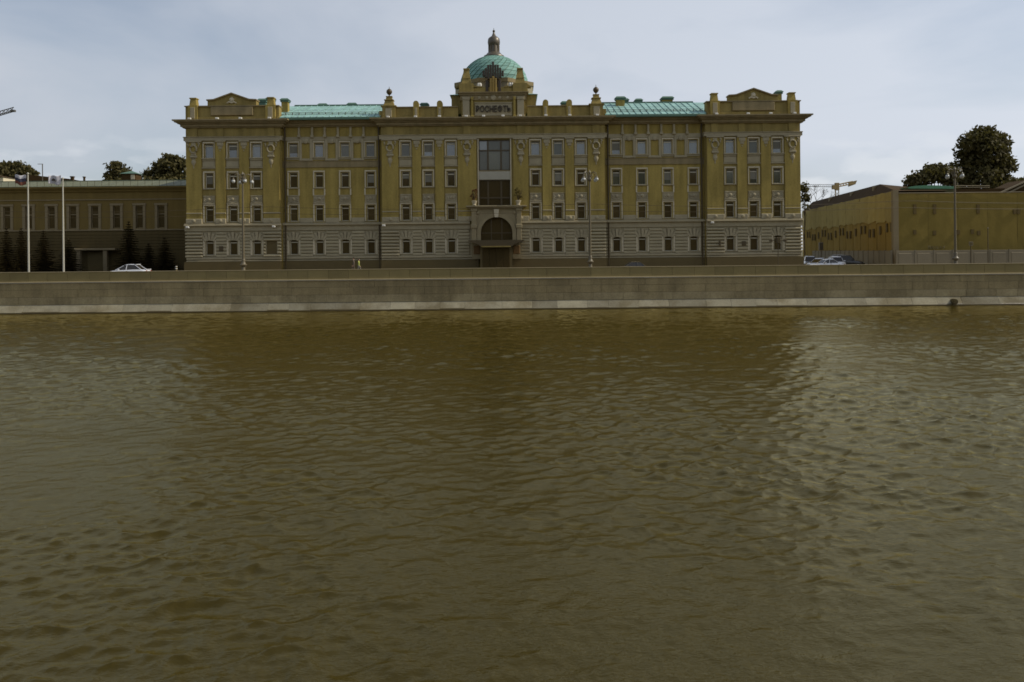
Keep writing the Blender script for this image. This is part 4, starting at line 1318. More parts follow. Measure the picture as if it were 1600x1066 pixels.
def tree(name, label, loc, h, blobs, n, size, seed, m, group=None, tr=0.28, lean=0.0):
    rnd = random.Random(seed)
    t = thing(name, label, 'tree', loc, 0, group)
    tb = MB()
    ztop = max(b[2] for b in blobs)
    trunk = [(lean * k / 5, 0.15 * math.sin(k), ztop * k / 5) for k in range(6)]
    tb.tube(trunk, [tr * (1 - 0.15 * k) for k in range(6)], 8)
    for b in blobs:
        for _ in range(3):
            k = rnd.randint(2, 4)
            s = Vector(trunk[k])
            e = Vector((b[0] + rnd.uniform(-.6, .6) * b[3], b[1] + rnd.uniform(-.6, .6) * b[4], b[2] + rnd.uniform(-.3, .6) * b[5]))
            mid = s.lerp(e, 0.5) + Vector((rnd.uniform(-.4, .4), rnd.uniform(-.4, .4), -0.3))
            tb.tube([s, mid, e], [tr * 0.45, tr * 0.28, tr * 0.10], 5)
    mk('trunk', tb, bark, t)
    mb = MB()
    leaf_cloud(mb, blobs, n, size, rnd)
    link('crown', raw_mesh('crown', mb, m), t)
    return t
def spruce(label, px, ytop, Y, hw, seed):
    rnd = random.Random(seed)
    z1 = WZ(px, ytop, Y)
    x = WX(px, ytop, Y)
    H = z1 - GZ
    Rm = hw * 1.9 * Y / F
    t = thing('spruce_tree', label, 'tree', (x, Y, GZ), 0, 'spruces before the olive house')
    mk('trunk', MB().tube([(0, 0, 0), (0, 0, H * 0.5), (0, 0, H * 0.97)], [0.16, 0.1, 0.02], 6), bark, t)
    vs, fs = [], []
    lv = int(H / 0.34)
    for j in range(lv):
        z = H * (0.06 + 0.92 * j / lv)
        rr = Rm * (1 - (z / H) ** 1.15) * rnd.uniform(0.85, 1.12) + 0.06
        nb = 17
        for b in range(nb):
            a = 2 * math.pi * (b + rnd.random()) / nb
            r = rr * rnd.uniform(0.72, 1.15)
            d = Vector((math.cos(a), math.sin(a), 0)); sd = Vector((-math.sin(a), math.cos(a), 0))
            steps = max(2, int(r / 0.22))
            for k in range(steps):
                f0 = (k + 0.5) / steps
                wdt = 0.42 * (1 - f0 * 0.5) * (0.6 + 0.4 * rnd.random()) * min(1.0, rr + 0.25)
                zc = z - 0.26 * r * f0 + 0.10 * r * f0 * f0
                p = d * (r * f0) + Vector((0, 0, zc))
                dz = Vector((0, 0, -0.14 - 0.08 * rnd.random()))
                i = len(vs)
                vs += [p - sd * wdt, p + d * 0.24, p + sd * wdt, p - d * 0.16 + dz]
                fs += [(i, i + 1, i + 2), (i, i + 2, i + 3)]
    mb = MB().add(vs, fs)
    link('crown', raw_mesh('crown', mb, needle), t)

def at(px, py, Y):
    return (WX(px, py, Y), Y, WZ(px, py, Y))
def blob(px, py, hw, hh, Y, base, dy=0, dep=None):
    """an ellipsoid of foliage given by its place in the photo, as local coordinates of a tree standing at base"""
    s = Y / F
    return (WX(px, py, Y) - base[0], dy, WZ(px, py, Y) - base[2], hw * s, (dep or hw * 0.8) * s, hh * s)
# big tree on the right
Yt = 132
bs = (WX(1537, 300, Yt), Yt, GZ)
tree('poplar_tree', 'tall broad dark tree rising behind the netted building on the right', bs, 20,
     [blob(1537, 243, 34, 38, Yt, bs), blob(1515, 224, 20, 18, Yt, bs, -1), blob(1560, 222, 18, 18, Yt, bs, 0.5), blob(1540, 212, 22, 12, Yt, bs), blob(1566, 256, 17, 22, Yt, bs, -0.5), blob(1508, 255, 17, 22, Yt, bs, 1), blob(1537, 282, 40, 20, Yt, bs), blob(1561, 281, 15, 14, Yt, bs)], 8600, 0.46, 31, leaf_m, 'trees behind the netted building', 0.5)
bs = (WX(1455, 300, 126), 126, GZ)
tree('linden_tree', 'low spreading tree beside the tall one, above the green tarp', bs, 12,
     [blob(1462, 270, 18, 14, 126, bs), blob(1440, 281, 22, 9, 126, bs), blob(1480, 277, 18, 14, 126, bs), blob(1425, 288, 10, 5, 126, bs)], 2600, 0.42, 32, leaf_m, 'trees behind the netted building', 0.3)
bs = (WX(1590, 300, 140), 140, GZ)
tree('linden_tree', 'small tree top peeping over the gable at the right edge', bs, 12,
     [blob(1590, 290, 16, 8, 140, bs), blob(1608, 287, 14, 9, 140, bs)], 1200, 0.40, 33, leaf_m, 'trees behind the netted building', 0.25)
# trees over the olive house on the left
bs = (WX(22, 290, 150), 150, GZ)
tree('linden_tree', 'wide dark tree behind the olive house at the left edge', bs, 14,
     [blob(14, 272, 28, 18, 150, bs), blob(38, 276, 18, 14, 150, bs), blob(-12, 268, 24, 16, 150, bs), blob(30, 264, 14, 10, 150, bs)], 5200, 0.42, 34, leaf_n, 'trees behind the olive house', 0.35)
bs = (WX(186, 290, 145), 145, GZ)
tree('linden_tree', 'wispy leaning tree beside the green roof hatch of the olive house', bs, 14,
     [blob(184, 266, 13, 11, 145, bs), blob(176, 259, 9, 8, 145, bs), blob(196, 272, 12, 8, 145, bs), blob(170, 273, 8, 4, 145, bs), blob(186, 283, 20, 8, 145, bs)], 2300, 0.36, 35, leaf_n, 'trees behind the olive house', 0.3, -0.8)
bs = (WX(258, 290, 148), 148, GZ)
tree('linden_tree', 'dark bushy tree tucked against the left flank of the office building', bs, 15,
     [blob(262, 262, 22, 20, 148, bs), blob(247, 272, 18, 13, 148, bs), blob(229, 279, 11, 9, 148, bs), blob(278, 262, 14, 18, 148, bs), blob(257, 248, 9, 9, 148, bs), blob(275, 250, 8, 9, 148, bs), blob(260, 284, 40, 8, 148, bs)], 6000, 0.40, 36, leaf_n, 'trees behind the olive house', 0.35)
bs = (WX(1257, 310, 152), 152, GZ)
tree('young_tree', 'slim leafy young tree hugging the right end of the office building', bs, 9,
     [blob(1256, 303, 5, 9, 152, bs), blob(1259, 314, 6, 9, 152, bs), blob(1254, 291, 3.5, 7, 152, bs)], 420, 0.36, 39, leaf_n, None, 0.12)
# bare tree between the two buildings on the right
bx = thing('bare_tree', 'bare spindly tree between the office building and the netted building', 'tree', (WX(1262, 320, 175), 175, GZ))
tb = MB()
rnd = random.Random(9)
def branch(p, d, l, r, dep):
    e = p + d * l
    tb.tube([p, p.lerp(e, 0.5) + Vector((rnd.uniform(-.1, .1), 0, rnd.uniform(-.1, .1))) * l, e], [r, r * 0.8, r * 0.6], 5)
    if dep:
        for _ in range(3):
            nd = (d + Vector((rnd.uniform(-.8, .8), rnd.uniform(-.6, .6), rnd.uniform(-.25, .5)))).normalized()
            branch(e, nd, l * rnd.uniform(0.6, 0.8), r * 0.62, dep - 1)
branch(Vector((0, 0, 0)), Vector((0.05, 0, 1)), 8.5, 0.22, 0)
branch(Vector((0.4, 0, 8.5)), Vector((0.3, 0, 1)).normalized(), 3.0, 0.13, 5)
mk('trunk', tb, bark, bx)
# spruces in front of the olive house
for i, (lb, px, yt, hw) in enumerate((
        ('dark spruce at the left edge, left of the tricolour flagpole', 10, 352, 15),
        ('dark spruce just left of the tricolour flagpole', 33, 352, 13),
        ('dark spruce midway between the two flagpoles', 68, 356, 17),
        ('dark spruce just right of the white flag pole', 107, 370, 17),
        ('tallest dark spruce, behind the white car', 201, 341, 19),
        ('short dark spruce, shorter of the two right of the white car', 232, 376, 14),
        ('pointed dark spruce nearest to the office building', 257, 367, 17))):
    spruce(lb, px, yt, 112 + (i % 3) * 0.8, hw, 50 + i)

# ------------------------------------------------------------------ olive house on the left
YH = 118.0
oh = thing('olive_house', 'long two-storey olive house with green sheet roof left of the office building', 'building', (WX(140, 400, YH), YH, GZ))
ox = oh.location.x
def ohx(px, y=330): return WX(px, y, YH) - ox
def ohz(y, px=144): return WZ(px, y, YH) - GZ
xl, xr = ohx(-330), ohx(330)
wl = MB()
hs = []
wpx = (-130, -95, -60, -25, 11, 45, 80.5, 114, 148.5, 182.5, 218, 252)
for p in wpx:
    c = ohx(p, 340)
    hs.append((c - 0.52, c + 0.52, ohz(357), ohz(323)))
wall_mesh(wl, xl, xr, ohz(361), ohz(296), hs, 0, 0.35)
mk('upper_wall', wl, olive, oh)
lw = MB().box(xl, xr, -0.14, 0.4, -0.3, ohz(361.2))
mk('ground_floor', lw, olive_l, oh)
for k in range(6):
    mk('stone_course', MB().cbox(xl, xr, -0.20, -0.1, ohz(364 + k * 4.6 + 4.0), ohz(364 + k * 4.6), 0.03), olive_l, oh)
bnd = MB().cbox(xl, xr, -0.30, 0.1, ohz(361.2), ohz(359.2), 0.04)
bnd.box(xl, xr, -0.12, 0.1, ohz(313), ohz(311.6))
mk('string_course', bnd, olive_trim, oh)
cn = MB()
cn.box(xl, xr, -0.75, 0.5, ohz(294.6), ohz(292.8)); cn.box(xl, xr, -0.5, 0.5, ohz(296.6), ohz(294.6)); cn.box(xl, xr, -0.25, 0.5, ohz(300), ohz(296.6))
mk('cornice', cn, olive, oh)
mk('rear_walls', MB().box(xl, xr, 0.42, 14, -0.3, ohz(296.4)), olive, oh)
rz0, rz1 = ohz(292.6), WZ(144, 283.5, YH + 4) - GZ
rfb = mk('roof', MB().prismx([(-0.75, rz0), (4, rz1 + 0.0), (13, rz0)], xl, xr), olive_roof, oh)
mk('ridge_cap', MB().box(xl, xr, 3.85, 4.15, rz1 - 0.05, rz1 + 0.12), copper_d, rfb)
nrm = Vector((0, -(rz1 - rz0), 4.75)).normalized()
n = 30
rx0, rx1 = ohx(-60), ohx(292)
pw = (rx1 - rx0) / n
sh = MB()
lo = [(0.03, -0.74, rz0 + 0.01), (pw - 0.03, -0.74, rz0 + 0.01), (pw - 0.03, 3.84, rz1 - 0.02), (0.03, 3.84, rz1 - 0.02)]
sh.add(lo + [(x, y + nrm.y * 0.06, z + nrm.z * 0.06) for x, y, z in lo], [(4, 5, 6, 7), (0, 1, 5, 4), (1, 2, 6, 5), (2, 3, 7, 6), (3, 0, 4, 7)])
sme = sh.mesh('roof_sheet', olive_roof)
for i in range(n):
    link('roof_sheet', sme, rfb, (rx0 + i * pw, 0, 0))
rl = MB()
rl.tube([(xl, -0.5, rz0 + 0.85), (xr, -0.5, rz0 + 0.85)], 0.025, 5)
for i in range(60):
    xx = xl + (xr - xl) * i / 59
    rl.tube([(xx, -0.5, rz0), (xx, -0.5, rz0 + 0.86)], 0.025, 5)
mk('roof_railing', rl, dark_metal, rfb)
# windows: frame mesh + panes + casing + sill, shared
h = ohz(323) - ohz(357)
fr = MB()
for s in (-1, 1): fr.box(s * 0.52, s * 0.45, 0.16, 0.26, 0, h)
fr.box(-0.45, 0.45, 0.16, 0.26, h - 0.08, h); fr.box(-0.45, 0.45, 0.16, 0.26, 0, 0.08); fr.box(-0.45, 0.45, 0.13, 0.26, h * 0.62, h * 0.62 + 0.14)
fm = fr.mesh('window', olive_trim)
p1 = MB().box(-0.46, 0.46, 0.22, 0.24, 0.06, h * 0.62 + 0.02).mesh('pane', pane_dark)
p2 = MB().box(-0.46, 0.46, 0.22, 0.24, h * 0.62 + 0.12, h - 0.06).mesh('pane', pane_dark)
cs = MB()
for s in (-1, 1): cs.cbox(s * 0.52, s * 0.92, -0.12, 0.1, -0.1, h + 0.1, 0.03)
cs.cbox(-1.0, 1.0, -0.16, 0.1, h + 0.1, h + 0.42, 0.04)
cm = cs.mesh('casing', olive_trim)
sm_ = MB().cbox(-1.0, 1.0, -0.24, 0.1, -0.24, -0.1, 0.03).mesh('sill', olive_trim)
for p in wpx:
    wn = link('window', fm, oh, (ohx(p, 340), 0, ohz(357)))
    for q in (p1, p2, cm, sm_):
        link(q.name.split('.')[0], q, wn)
# entrance porch
ph = MB()
pa, pb = ohx(131, 390), ohx(184, 390)
ph.cbox(pa - 0.5, pb + 0.5, -1.8, -0.14, ohz(391.5), ohz(388.5), 0.05)
por = mk('porch_roof', ph, olive_trim, oh)
for xx in (pa, pa + (pb - pa) * 0.78):
    mk('porch_post', MB().box(xx - 0.28, xx + 0.28, -1.6, -1.1, -0.2, ohz(391.6)), olive_trim, oh)
mk('entrance_door', MB().box(pa + 0.7, pa + (pb - pa) * 0.70, -0.30, -0.14, -0.2, ohz(393.5)), granite, oh)
# roof furniture
def oh_chim(px, y0, y1, hw, m=bark, d=5.0):
    x, zt, zb = WX(px, y0, YH + d) - ox, WZ(px, y0, YH + d) - GZ, WZ(px, y1, YH + d) - GZ
    s = hw * (YH + d) / F
    mb = MB().box(x - s, x + s, d, d + 2 * s, zb - 1, zt)
    mb.box(x - s * 1.25, x + s * 1.25, d - 0.1, d + 2 * s + 0.1, zt, zt + 0.15)
    mk('chimney', mb, m, oh)
oh_chim(112, 277, 284, 2.0, brown_roof)
oh_chim(131, 277.5, 284, 1.2, brown_roof)
hx = WX(201, 275, YH + 6) - ox
ht = MB().box(hx - 1.05, hx + 1.05, 6, 8, rz1 - 1.0, WZ(201, 271.5, YH + 6) - GZ)
hb = mk('roof_hatch', ht, brown_roof, oh)
zz = WZ(201, 271.5, YH + 6) - GZ
mk('hatch_roof', MB().add([(hx - 1.3, 5.7, zz), (hx + 1.3, 5.7, zz), (hx + 1.3, 8.3, zz), (hx - 1.3, 8.3, zz), (hx, 7, zz + 0.55)], [(0, 1, 4), (1, 2, 4), (2, 3, 4), (3, 0, 4), (0, 3, 2, 1)]), copper_d, hb)
mk('hatch_window', MB().box(hx + 0.35, hx + 0.95, 5.94, 6.02, zz - 0.9, zz - 0.15), stone_w, hb)
an = thing('antenna', 'thin roof antenna behind the white flag, left of the chimneys', 'antenna', (WX(66.5, 280, 128), 128, WZ(66.5, 284, 128)))
ah = WZ(66.5, 256.5, 128) - WZ(66.5, 284, 128)
mk('mast', MB().tube([(0, 0, 0), (0, 0, ah)], 0.07, 6), zinc, an)
mk('crossbar', MB().tube([(-0.75, 0, ah), (0.1, 0, ah)], 0.045, 5), zinc, an)
bh = thing('brown_roof_house', 'low brown roofed house behind the olive house, between the flags', 'building', (WX(75, 290, 135), 135, GZ))
zt = WZ(55, 272.5, 135) - GZ
mk('wall', MB().box(-9, 9, 0, 8, 0, zt - 2.0), olive, bh)
mk('roof', MB().prism([(-9.5, zt - 2.0), (9.5, zt - 2.0), (3.5, zt - 0.8), (-4.0, zt)], 0, 8), brown_roof, bh)
ch_ = thing('cream_house', 'cream gable end peeping in at the left edge above the green roof', 'building', (WX(-6, 290, 130), 130, GZ))
zt = WZ(2, 277, 130) - GZ
mk('wall', MB().box(-3, WX(5.0, 280, 130) - WX(-6, 290, 130), 0, 4, 0, zt), mat('cream_plaster', (0.62, 0.55, 0.38), 0.9, 0.08), ch_)
mk('roof', MB().prism([(-3.2, zt), (WX(6.5, 280, 130) - WX(-6, 290, 130), zt), (-2.4, zt + 0.8)], -0.3, 4.3), brown_roof, ch_)

# ------------------------------------------------------------------ flags
def flagpole(label, px, yt, yb, Y):
    x, zt = WX(px, yb, Y), WZ(px, yt, Y)
    t = thing('flagpole', label, 'flagpole', (x, Y, GZ), 0, 'flagpoles before the olive house')
    H = zt - GZ
    mk('pole', MB().tube([(0, 0, 0), (0, 0, H * 0.5), (0, 0, H)], [0.115, 0.10, 0.07], 8), pole_w, t)
    mk('finial', MB().sphere((0, 0, H + 0.08), 0.13), pole_w, t)
    mk('base', MB().lathe([(0.3, 0), (0.3, 0.25), (0.18, 0.35)], 0, 0, 0, 10), coping_m, t)
    return x, zt
def flag(label, x, Y, ztop, wd, ht, stripes, name, ph, rise):
    n, m = 22, len(stripes) * 4
    cols = []
    def P(i, j):
        u, v = i / n, j / m
        sag = -0.34 * u * (1 - u) * wd * 0.4 + rise * u
        return (x - 0.10 - u * wd * (0.96 - 0.03 * v), Y + 0.16 * math.sin(u * 7.5 + ph + v) * u ** 0.6, ztop - v * ht * (1 + 0.06 * math.sin(u * 5)) + sag + 0.05 * math.sin(u * 9 + ph))
    vs = [P(i, j) for j in range(m + 1) for i in range(n + 1)]
    mb = MB()
    mb.v = vs
    for j in range(m):
        for i in range(n):
            a = j * (n + 1) + i
            mb.f.append([a, a + 1, a + n + 2, a + n + 1]); mb.m.append(j // 4)
    me = bpy.data.meshes.new('flag')
    me.from_pydata(mb.v, [], mb.f)
    for c in stripes: me.materials.append(c)
    me.polygons.foreach_set('material_index', mb.m)
    me.polygons.foreach_set('use_smooth', [True] * len(me.polygons))
    o = link(name, me)
    o.location = (x - 0.1, Y, ztop)
    for v in me.vertices: v.co = v.co - Vector((x - 0.1, Y, ztop))
    sd = o.modifiers.new('thickness', 'SOLIDIFY'); sd.thickness = 0.02
    tag(o, label, 'flag')
    return o
fw = mat('flag_white', (0.50, 0.48, 0.50), 0.85, 0.05, 2, 9)
fb_ = mat('flag_blue', (0.055, 0.05, 0.075), 0.85, 0.05, 2, 9)
frd = mat('flag_red', (0.17, 0.06, 0.035), 0.85, 0.05, 2, 9)
fx, fz = flagpole('white flagpole flying the tricolour at the left edge', 45, 272.5, 423, 96.0)
flag('white blue and red striped flag blowing left from its pole', fx - 0.12, 96.0, fz - 0.1, 1.50, 1.15, (fw, fb_, frd), 'tricolour_flag', 0.4, 0.10)
gx, gz_ = flagpole('white flagpole with the white flag, nearer to the white car', 99.5, 280, 422, 96.0)
wf = flag('white flag with a small black emblem, right of the tricolour', gx - 0.12, 96.0, gz_ + 0.45, 1.55, 1.05, (fw, fw, fw), 'white_flag', 2.0, 0.05)
emb_b = MB()
for i in range(-2, 3):
    hh = (0.36, 0.27, 0.18)[abs(i)]
    emb_b.box(-0.80 + i * 0.095 - 0.042, -0.80 + i * 0.095 + 0.042, -0.215, -0.19, -0.68, -0.68 + hh)
mk('flag_emblem', emb_b, letter_m, wf)

# ------------------------------------------------------------------ street lamps
def lamp(label, px, ytop, rot, Y=92.4, ybase=420):
    x = WX(px, ybase, Y)
    zt = WZ(px, ytop, Y)
    z0 = GZ + 0.14
    H = zt - z0
    t = thing('street_lamp', label, 'street lamp', (x, Y, z0), R(rot), 'four-globe lamps along the embankment')
    mk('base', MB().lathe([(0.34, 0), (0.34, 0.5), (0.24, 0.62), (0.20, 1.15), (0.34, 1.28), (0.42, 1.42), (0.30, 1.52), (0.20, 1.75), (0.24, 1.95), (0.17, 2.1)], 0, 0, 0, 14), pole_m, t, smooth=True)
    mk('pole', MB().tube([(0, 0, 2.0), (0, 0, H * 0.6), (0, 0, H - 1.0)], [0.14, 0.12, 0.095], 10), pole_m, t, smooth=True)
    mk('crown', MB().lathe([(0.12, H - 1.1), (0.24, H - 0.95), (0.24, H - 0.8), (0.14, H - 0.6), (0.10, H - 0.2), (0.16, H - 0.05), (0.03, H + 0.25)], 0, 0, 0, 10), pole_m, t, smooth=True)
    for k in range(4):
        a = math.pi / 2 * k
        c, s = math.cos(a), math.sin(a)
        prof = [(0.08, H - 0.95), (0.18, H - 0.45), (0.36, H - 0.10), (0.62, H + 0.0), (0.88, H - 0.12), (1.02, H - 0.38), (1.05, H - 0.58)]
        mk('arm', MB().tube([(c * r, s * r, z) for r, z in prof], 0.045, 6), pole_m, t)
        mk('arm', MB().tube([(c * r, s * r, z) for r, z in ((0.1, H - 0.85), (0.3, H - 0.75), (0.44, H - 0.5), (0.36, H - 0.3))], 0.03, 5), pole_m, t)
        g = mk('globe', MB().sphere((c * 1.05, s * 1.05, H - 0.90), 0.215, 14, 10), opal, t, smooth=True)
        mk('globe_cap', MB().lathe([(0.16, H - 0.72), (0.12, H - 0.62), (0.05, H - 0.52)], c * 1.05, s * 1.05, 0, 10), pole_m, g)
    return x, zt
lamp('street lamp before the left pavilion of the office building', 380.5, 272, 32)
lamp('street lamp right of the entrance, before the middle of the office building', 922.5, 269, 45)
lamp('street lamp before the netted building on the right', 1493, 264, 17)
# trolley wires sagging along the quay
def wire(label, pts, r=0.022):
    mb = MB().tube(pts, r, 5)
    o = mk('overhead_wire', mb, dark_metal)
    tag(o, label, 'wire', 'overhead wires')
for lab, Yw, zb, sgn in (('upper overhead wire sagging across the yellow storeys', 99.0, 11.9, 0.5), ('lower overhead wire running along the road', 101.0, 11.3, 0.35)):
    pts = []
    for i in range(61):
        x = -75 + 150 * i / 60
        pts.append((x, Yw, zb + sgn * (abs(((x + 31) / 40.0) % 1 - 0.5) * 2) ** 2))
    wire(lab, pts)

# ------------------------------------------------------------------ netted building on the right
YN = 107.0
cxn = WX(1400, 300, YN)
nb_ = thing('netted_building', 'old building wrapped in ochre scaffold netting right of the office building', 'building', (cxn, YN, GZ))
zn = WZ(1400, 298, YN) - GZ
far_pt = (59.6 - cxn, 56.0)
LEN = math.hypot(*far_pt)
sdv = Vector((far_pt[0] / LEN, far_pt[1] / LEN, 0))
snv = Vector((-sdv.y, sdv.x, 0))            # outward, towards the office building
# walls behind the nets with window openings
fw_ = MB()
hs = []
fwx = [WX(p, 345, YN + 0.8) - cxn for p in (1429, 1460, 1495, 1528, 1560, 1592, 1625, 1660)]
for i, x in enumerate(fwx):
    hs.append((x - 0.55, x + 0.55, WZ(1500, 339, YN) - GZ, WZ(1500, 322, YN) - GZ))
    hs.append((x - 0.55, x + 0.55, WZ(1500, 378, YN) - GZ, WZ(1500, 361, YN) - GZ))
wall_mesh(fw_, 0.6, 40, 0, zn - 0.3, hs, 0.8, 0.3)
mk('front_wall', fw_, netwall, nb_)
ob = MB().box(2.6, 40, 1.15, 12, 0, zn - 0.3)
mk('rear_walls', ob, granite, nb_)
sw = MB()
swv = []
P0 = Vector((0.6, 0.8, 0))
def sidept(l, z, o=0.0):
    p = P0 + sdv * l + snv * o
    return (p.x, p.y, z)
nwin = 12
ls = [1.5 + i * (LEN - 4) / nwin for i in range(nwin)]
xs = [0] + [e for l in ls for e in (l + 0.9, l + 2.1)] + [LEN]
for i in range(len(xs) - 1):
    for (za, zb, hole) in ((0, 2.0, 0), (2.0, 3.6, 1), (3.6, 4.7, 0), (4.7, 6.5, 1), (6.5, zn - 0.3, 0)):
        if hole and i % 2 == 1:
            sw.add([sidept(xs[i], za, -0.3), sidept(xs[i + 1], za, -0.3), sidept(xs[i + 1], zb, -0.3), sidept(xs[i], zb, -0.3)], [(0, 1, 2, 3)])
            for e in (xs[i], xs[i + 1]):
                sw.add([sidept(e, za, -0.3), sidept(e, za, 0), sidept(e, zb, 0), sidept(e, zb, -0.3)], [(0, 1, 2, 3)])
            sw.m[-3] = 1
            continue
        sw.add([sidept(xs[i], za), sidept(xs[i + 1], za), sidept(xs[i + 1], zb), sidept(xs[i], zb)], [(0, 1, 2, 3)])
mk('side_wall', sw, [netwall, granite], nb_)
# netting: widths of cloth, each a wavy sheet on poles
def net_panel(p, q, z0, z1, m, seed, wob=0.0):
    rnd = random.Random(seed)
    p, q = Vector(p), Vector(q)
    d = q - p
    nrm = Vector((d.y, -d.x, 0)).normalized()
    nu, nv = 10, 12
    vs = []
    for j in range(nv + 1):
        for i in range(nu + 1):
            u, v = i / nu, j / nv
            off = (0.05 if m is net_f else 0.14) * math.sin(math.pi * u) * (0.5 + 0.5 * mnoise.noise((u * 3 + seed, v * 4, 0))) + (0.03 if m is net_f else 0.06) * mnoise.noise((u * 6, v * 7, seed * 1.7))
            c = p + d * u + nrm * off
            vs.append((c.x, c.y, z0 + (z1 - z0) * v + (0.18 * mnoise.noise((u * 2 + seed * 3.1, 0, 0)) if j == nv else wob * mnoise.noise((u * 1.6 + seed * 1.0, 4.4, 0)) if j == 0 else 0)))
    fs = [(j * (nu + 1) + i, j * (nu + 1) + i + 1, (j + 1) * (nu + 1) + i + 1, (j + 1) * (nu + 1) + i) for j in range(nv) for i in range(nu)]
    me = bpy.data.meshes.new('net_panel')
    me.from_pydata(vs, [], fs)
    me.materials.append(m)
    me.polygons.foreach_set('use_smooth', [True] * len(fs))
    return link('net_panel', me, nb_)
nfr = 10
for i in range(nfr):
    a, b = 0.3 + i * 4.0, 0.3 + (i + 1) * 4.0
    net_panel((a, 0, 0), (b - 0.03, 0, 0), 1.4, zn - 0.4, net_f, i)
nsd = 14
for i in range(nsd):
    a = sdv * (0.3 + i * LEN / nsd); b = sdv * (0.3 + (i + 1) * LEN / nsd - 0.04)
    a = a + snv * 0.0; b = b + snv * 0.0
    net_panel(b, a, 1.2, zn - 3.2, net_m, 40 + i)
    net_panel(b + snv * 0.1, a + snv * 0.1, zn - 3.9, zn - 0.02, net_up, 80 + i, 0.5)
    for e in ((0.30, 0.78), (0.5,), (0.25, 0.7))[i % 3]:  # solid dark patches on the net paint in the shaded windows behind
        q = a.lerp(b, e) + snv * 0.24
        w_ = sdv * 0.28
        zq = zn - 4.3 - 0.3 * ((i * 7) % 3)
        mk('window_shade_patch', MB().add([tuple((q - w_)) [:2] + (zq - 1.2,), tuple((q + w_))[:2] + (zq - 1.2,), tuple((q + w_))[:2] + (zq,), tuple((q - w_))[:2] + (zq,)] + [tuple((q - w_ - snv * 0.2))[:2] + (zq - 1.2,), tuple((q + w_ - snv * 0.2))[:2] + (zq - 1.2,), tuple((q + w_ - snv * 0.2))[:2] + (zq,), tuple((q - w_ - snv * 0.2))[:2] + (zq,)], [(0, 1, 2, 3), (0, 4, 5, 1), (1, 5, 6, 2), (2, 6, 7, 3), (3, 7, 4, 0)]), MATS.get('net_patch_shade') or mat('net_patch_shade', (0.13, 0.09, 0.03), 0.95, 0.2), nb_)
    if i:
        q = sdv * (0.3 + i * LEN / nsd) + snv * 0.03
        mk('scaffold_pole', MB().tube([(q.x, q.y, 0), (q.x, q.y, zn + 0.05)], 0.03, 5), net_m, nb_)
for px, y in ((1429, 323), (1429, 331), (1460, 323), (1460, 331), (1429, 363), (1460, 364), (1497, 363), (1528, 323), (1528, 330), (1519, 362), (1529, 364), (1591, 331), (1585, 331)):  # the same dark patches for the front windows, shade given by colour
    q = (WX(px, y, YN) - cxn, WZ(px, y, YN) - GZ)
    mk('window_shade_patch', MB().box(q[0] - 0.20, q[0] + 0.20, -0.13, 0.0, q[1] - 0.30, q[1] + 0.30), mat('net_patch_shade', (0.13, 0.09, 0.03), 0.95, 0.2) if 'net_patch_shade' not in MATS else MATS['net_patch_shade'], nb_)
# corner strip of stone, and rails along the top
cs = MB().box(-0.45, 0.28, -0.12, 0.45, 0, zn + 0.05)
mk('corner_pier', cs, olive_trim, nb_)
rls = MB()
rls.tube([(0.3, -0.1, zn - 0.35), (40, -0.1, zn - 0.35)], 0.05, 5)
for l in (0.3,):
    e = sdv * LEN
    rls.tube([(sdv.x * l, sdv.y * l, zn), (e.x, e.y, zn)], 0.05, 5)
mk('net_rail', rls, fence_m, nb_)
# roofs
rt_ = MB()
E0, E1 = Vector((0.2, 0.6, 0)), Vector((0.2, 0.6, 0)) + sdv * LEN
a = WX(1375, 286, 118) - cxn
ridge0 = Vector((a, 11, WZ(1375, 288.0, 118) - GZ)); ridge1 = ridge0 + sdv * (LEN - 14)
b0 = E0 + Vector((0, 0, zn)); b1 = E1 + Vector((0, 0, zn))
c0 = Vector((7.5, 0.9, zn)); c1 = c0 + sdv * LEN
rt_.add([b0, b1, c1, c0, ridge0, ridge1], [(0, 1, 5, 4), (4, 5, 2, 3), (0, 4, 3), (1, 2, 5), (0, 3, 2, 1)])
rfn = mk('side_roof', rt_, brown_roof, nb_)
for px, d in ((1372, 4.0), (1352, 16.0), (1332, 30)):
    p = E0 + sdv * (8 + d) + snv * -1.0
    mk('roof_chimney', MB().box(p.x - 0.35, p.x + 0.35, p.y - 0.3, p.y + 0.3, zn + 0.5, ridge0.z - 0.15), fence_m, nb_)
gx0, gx1 = WX(1408, 300, YN + 2) - cxn, WX(1490, 300, YN + 2) - cxn
mk('attic_storey', MB().box(gx0, WX(1570, 300, YN + 2) - cxn, 2.0, 9, zn - 0.6, WZ(1450, 295.5, YN + 2) - GZ), brown_roof, nb_)
gt = MB()
pr = [(WX(p, y, YN + 1.9) - cxn, WZ(p, y, YN + 1.9) - GZ) for p, y in ((1418, 292.5), (1430, 290.6), (1450, 289.6), (1470, 290.4), (1491, 291.6))]
gt.prism(pr + [(pr[-1][0], pr[-1][1] - 0.32), (pr[0][0], pr[0][1] - 0.2)], 1.7, 4.5)
mk('green_tarp', gt, green_tarp, nb_)
mk('dark_net', MB().box(gx0 + 0.2, gx1, 1.75, 1.95, zn - 0.35, WZ(1450, 293.2, YN + 2) - GZ), mat('dark_green_net', (0.075, 0.072, 0.028), 0.9, 0.2, 0.8), nb_)
lp = MB()
for y in (290.5, 293.0):
    lp.tube([(WX(1491, y, YN + 2) - cxn, 1.8, WZ(1491, y, YN + 2) - GZ), (WX(1545, y + 0.3, YN + 2) - cxn, 1.8, WZ(1545, y + 0.3, YN + 2) - GZ)], 0.06, 6)
mk('scaffold_tubes', lp, fence_m, nb_)
gb = MB()
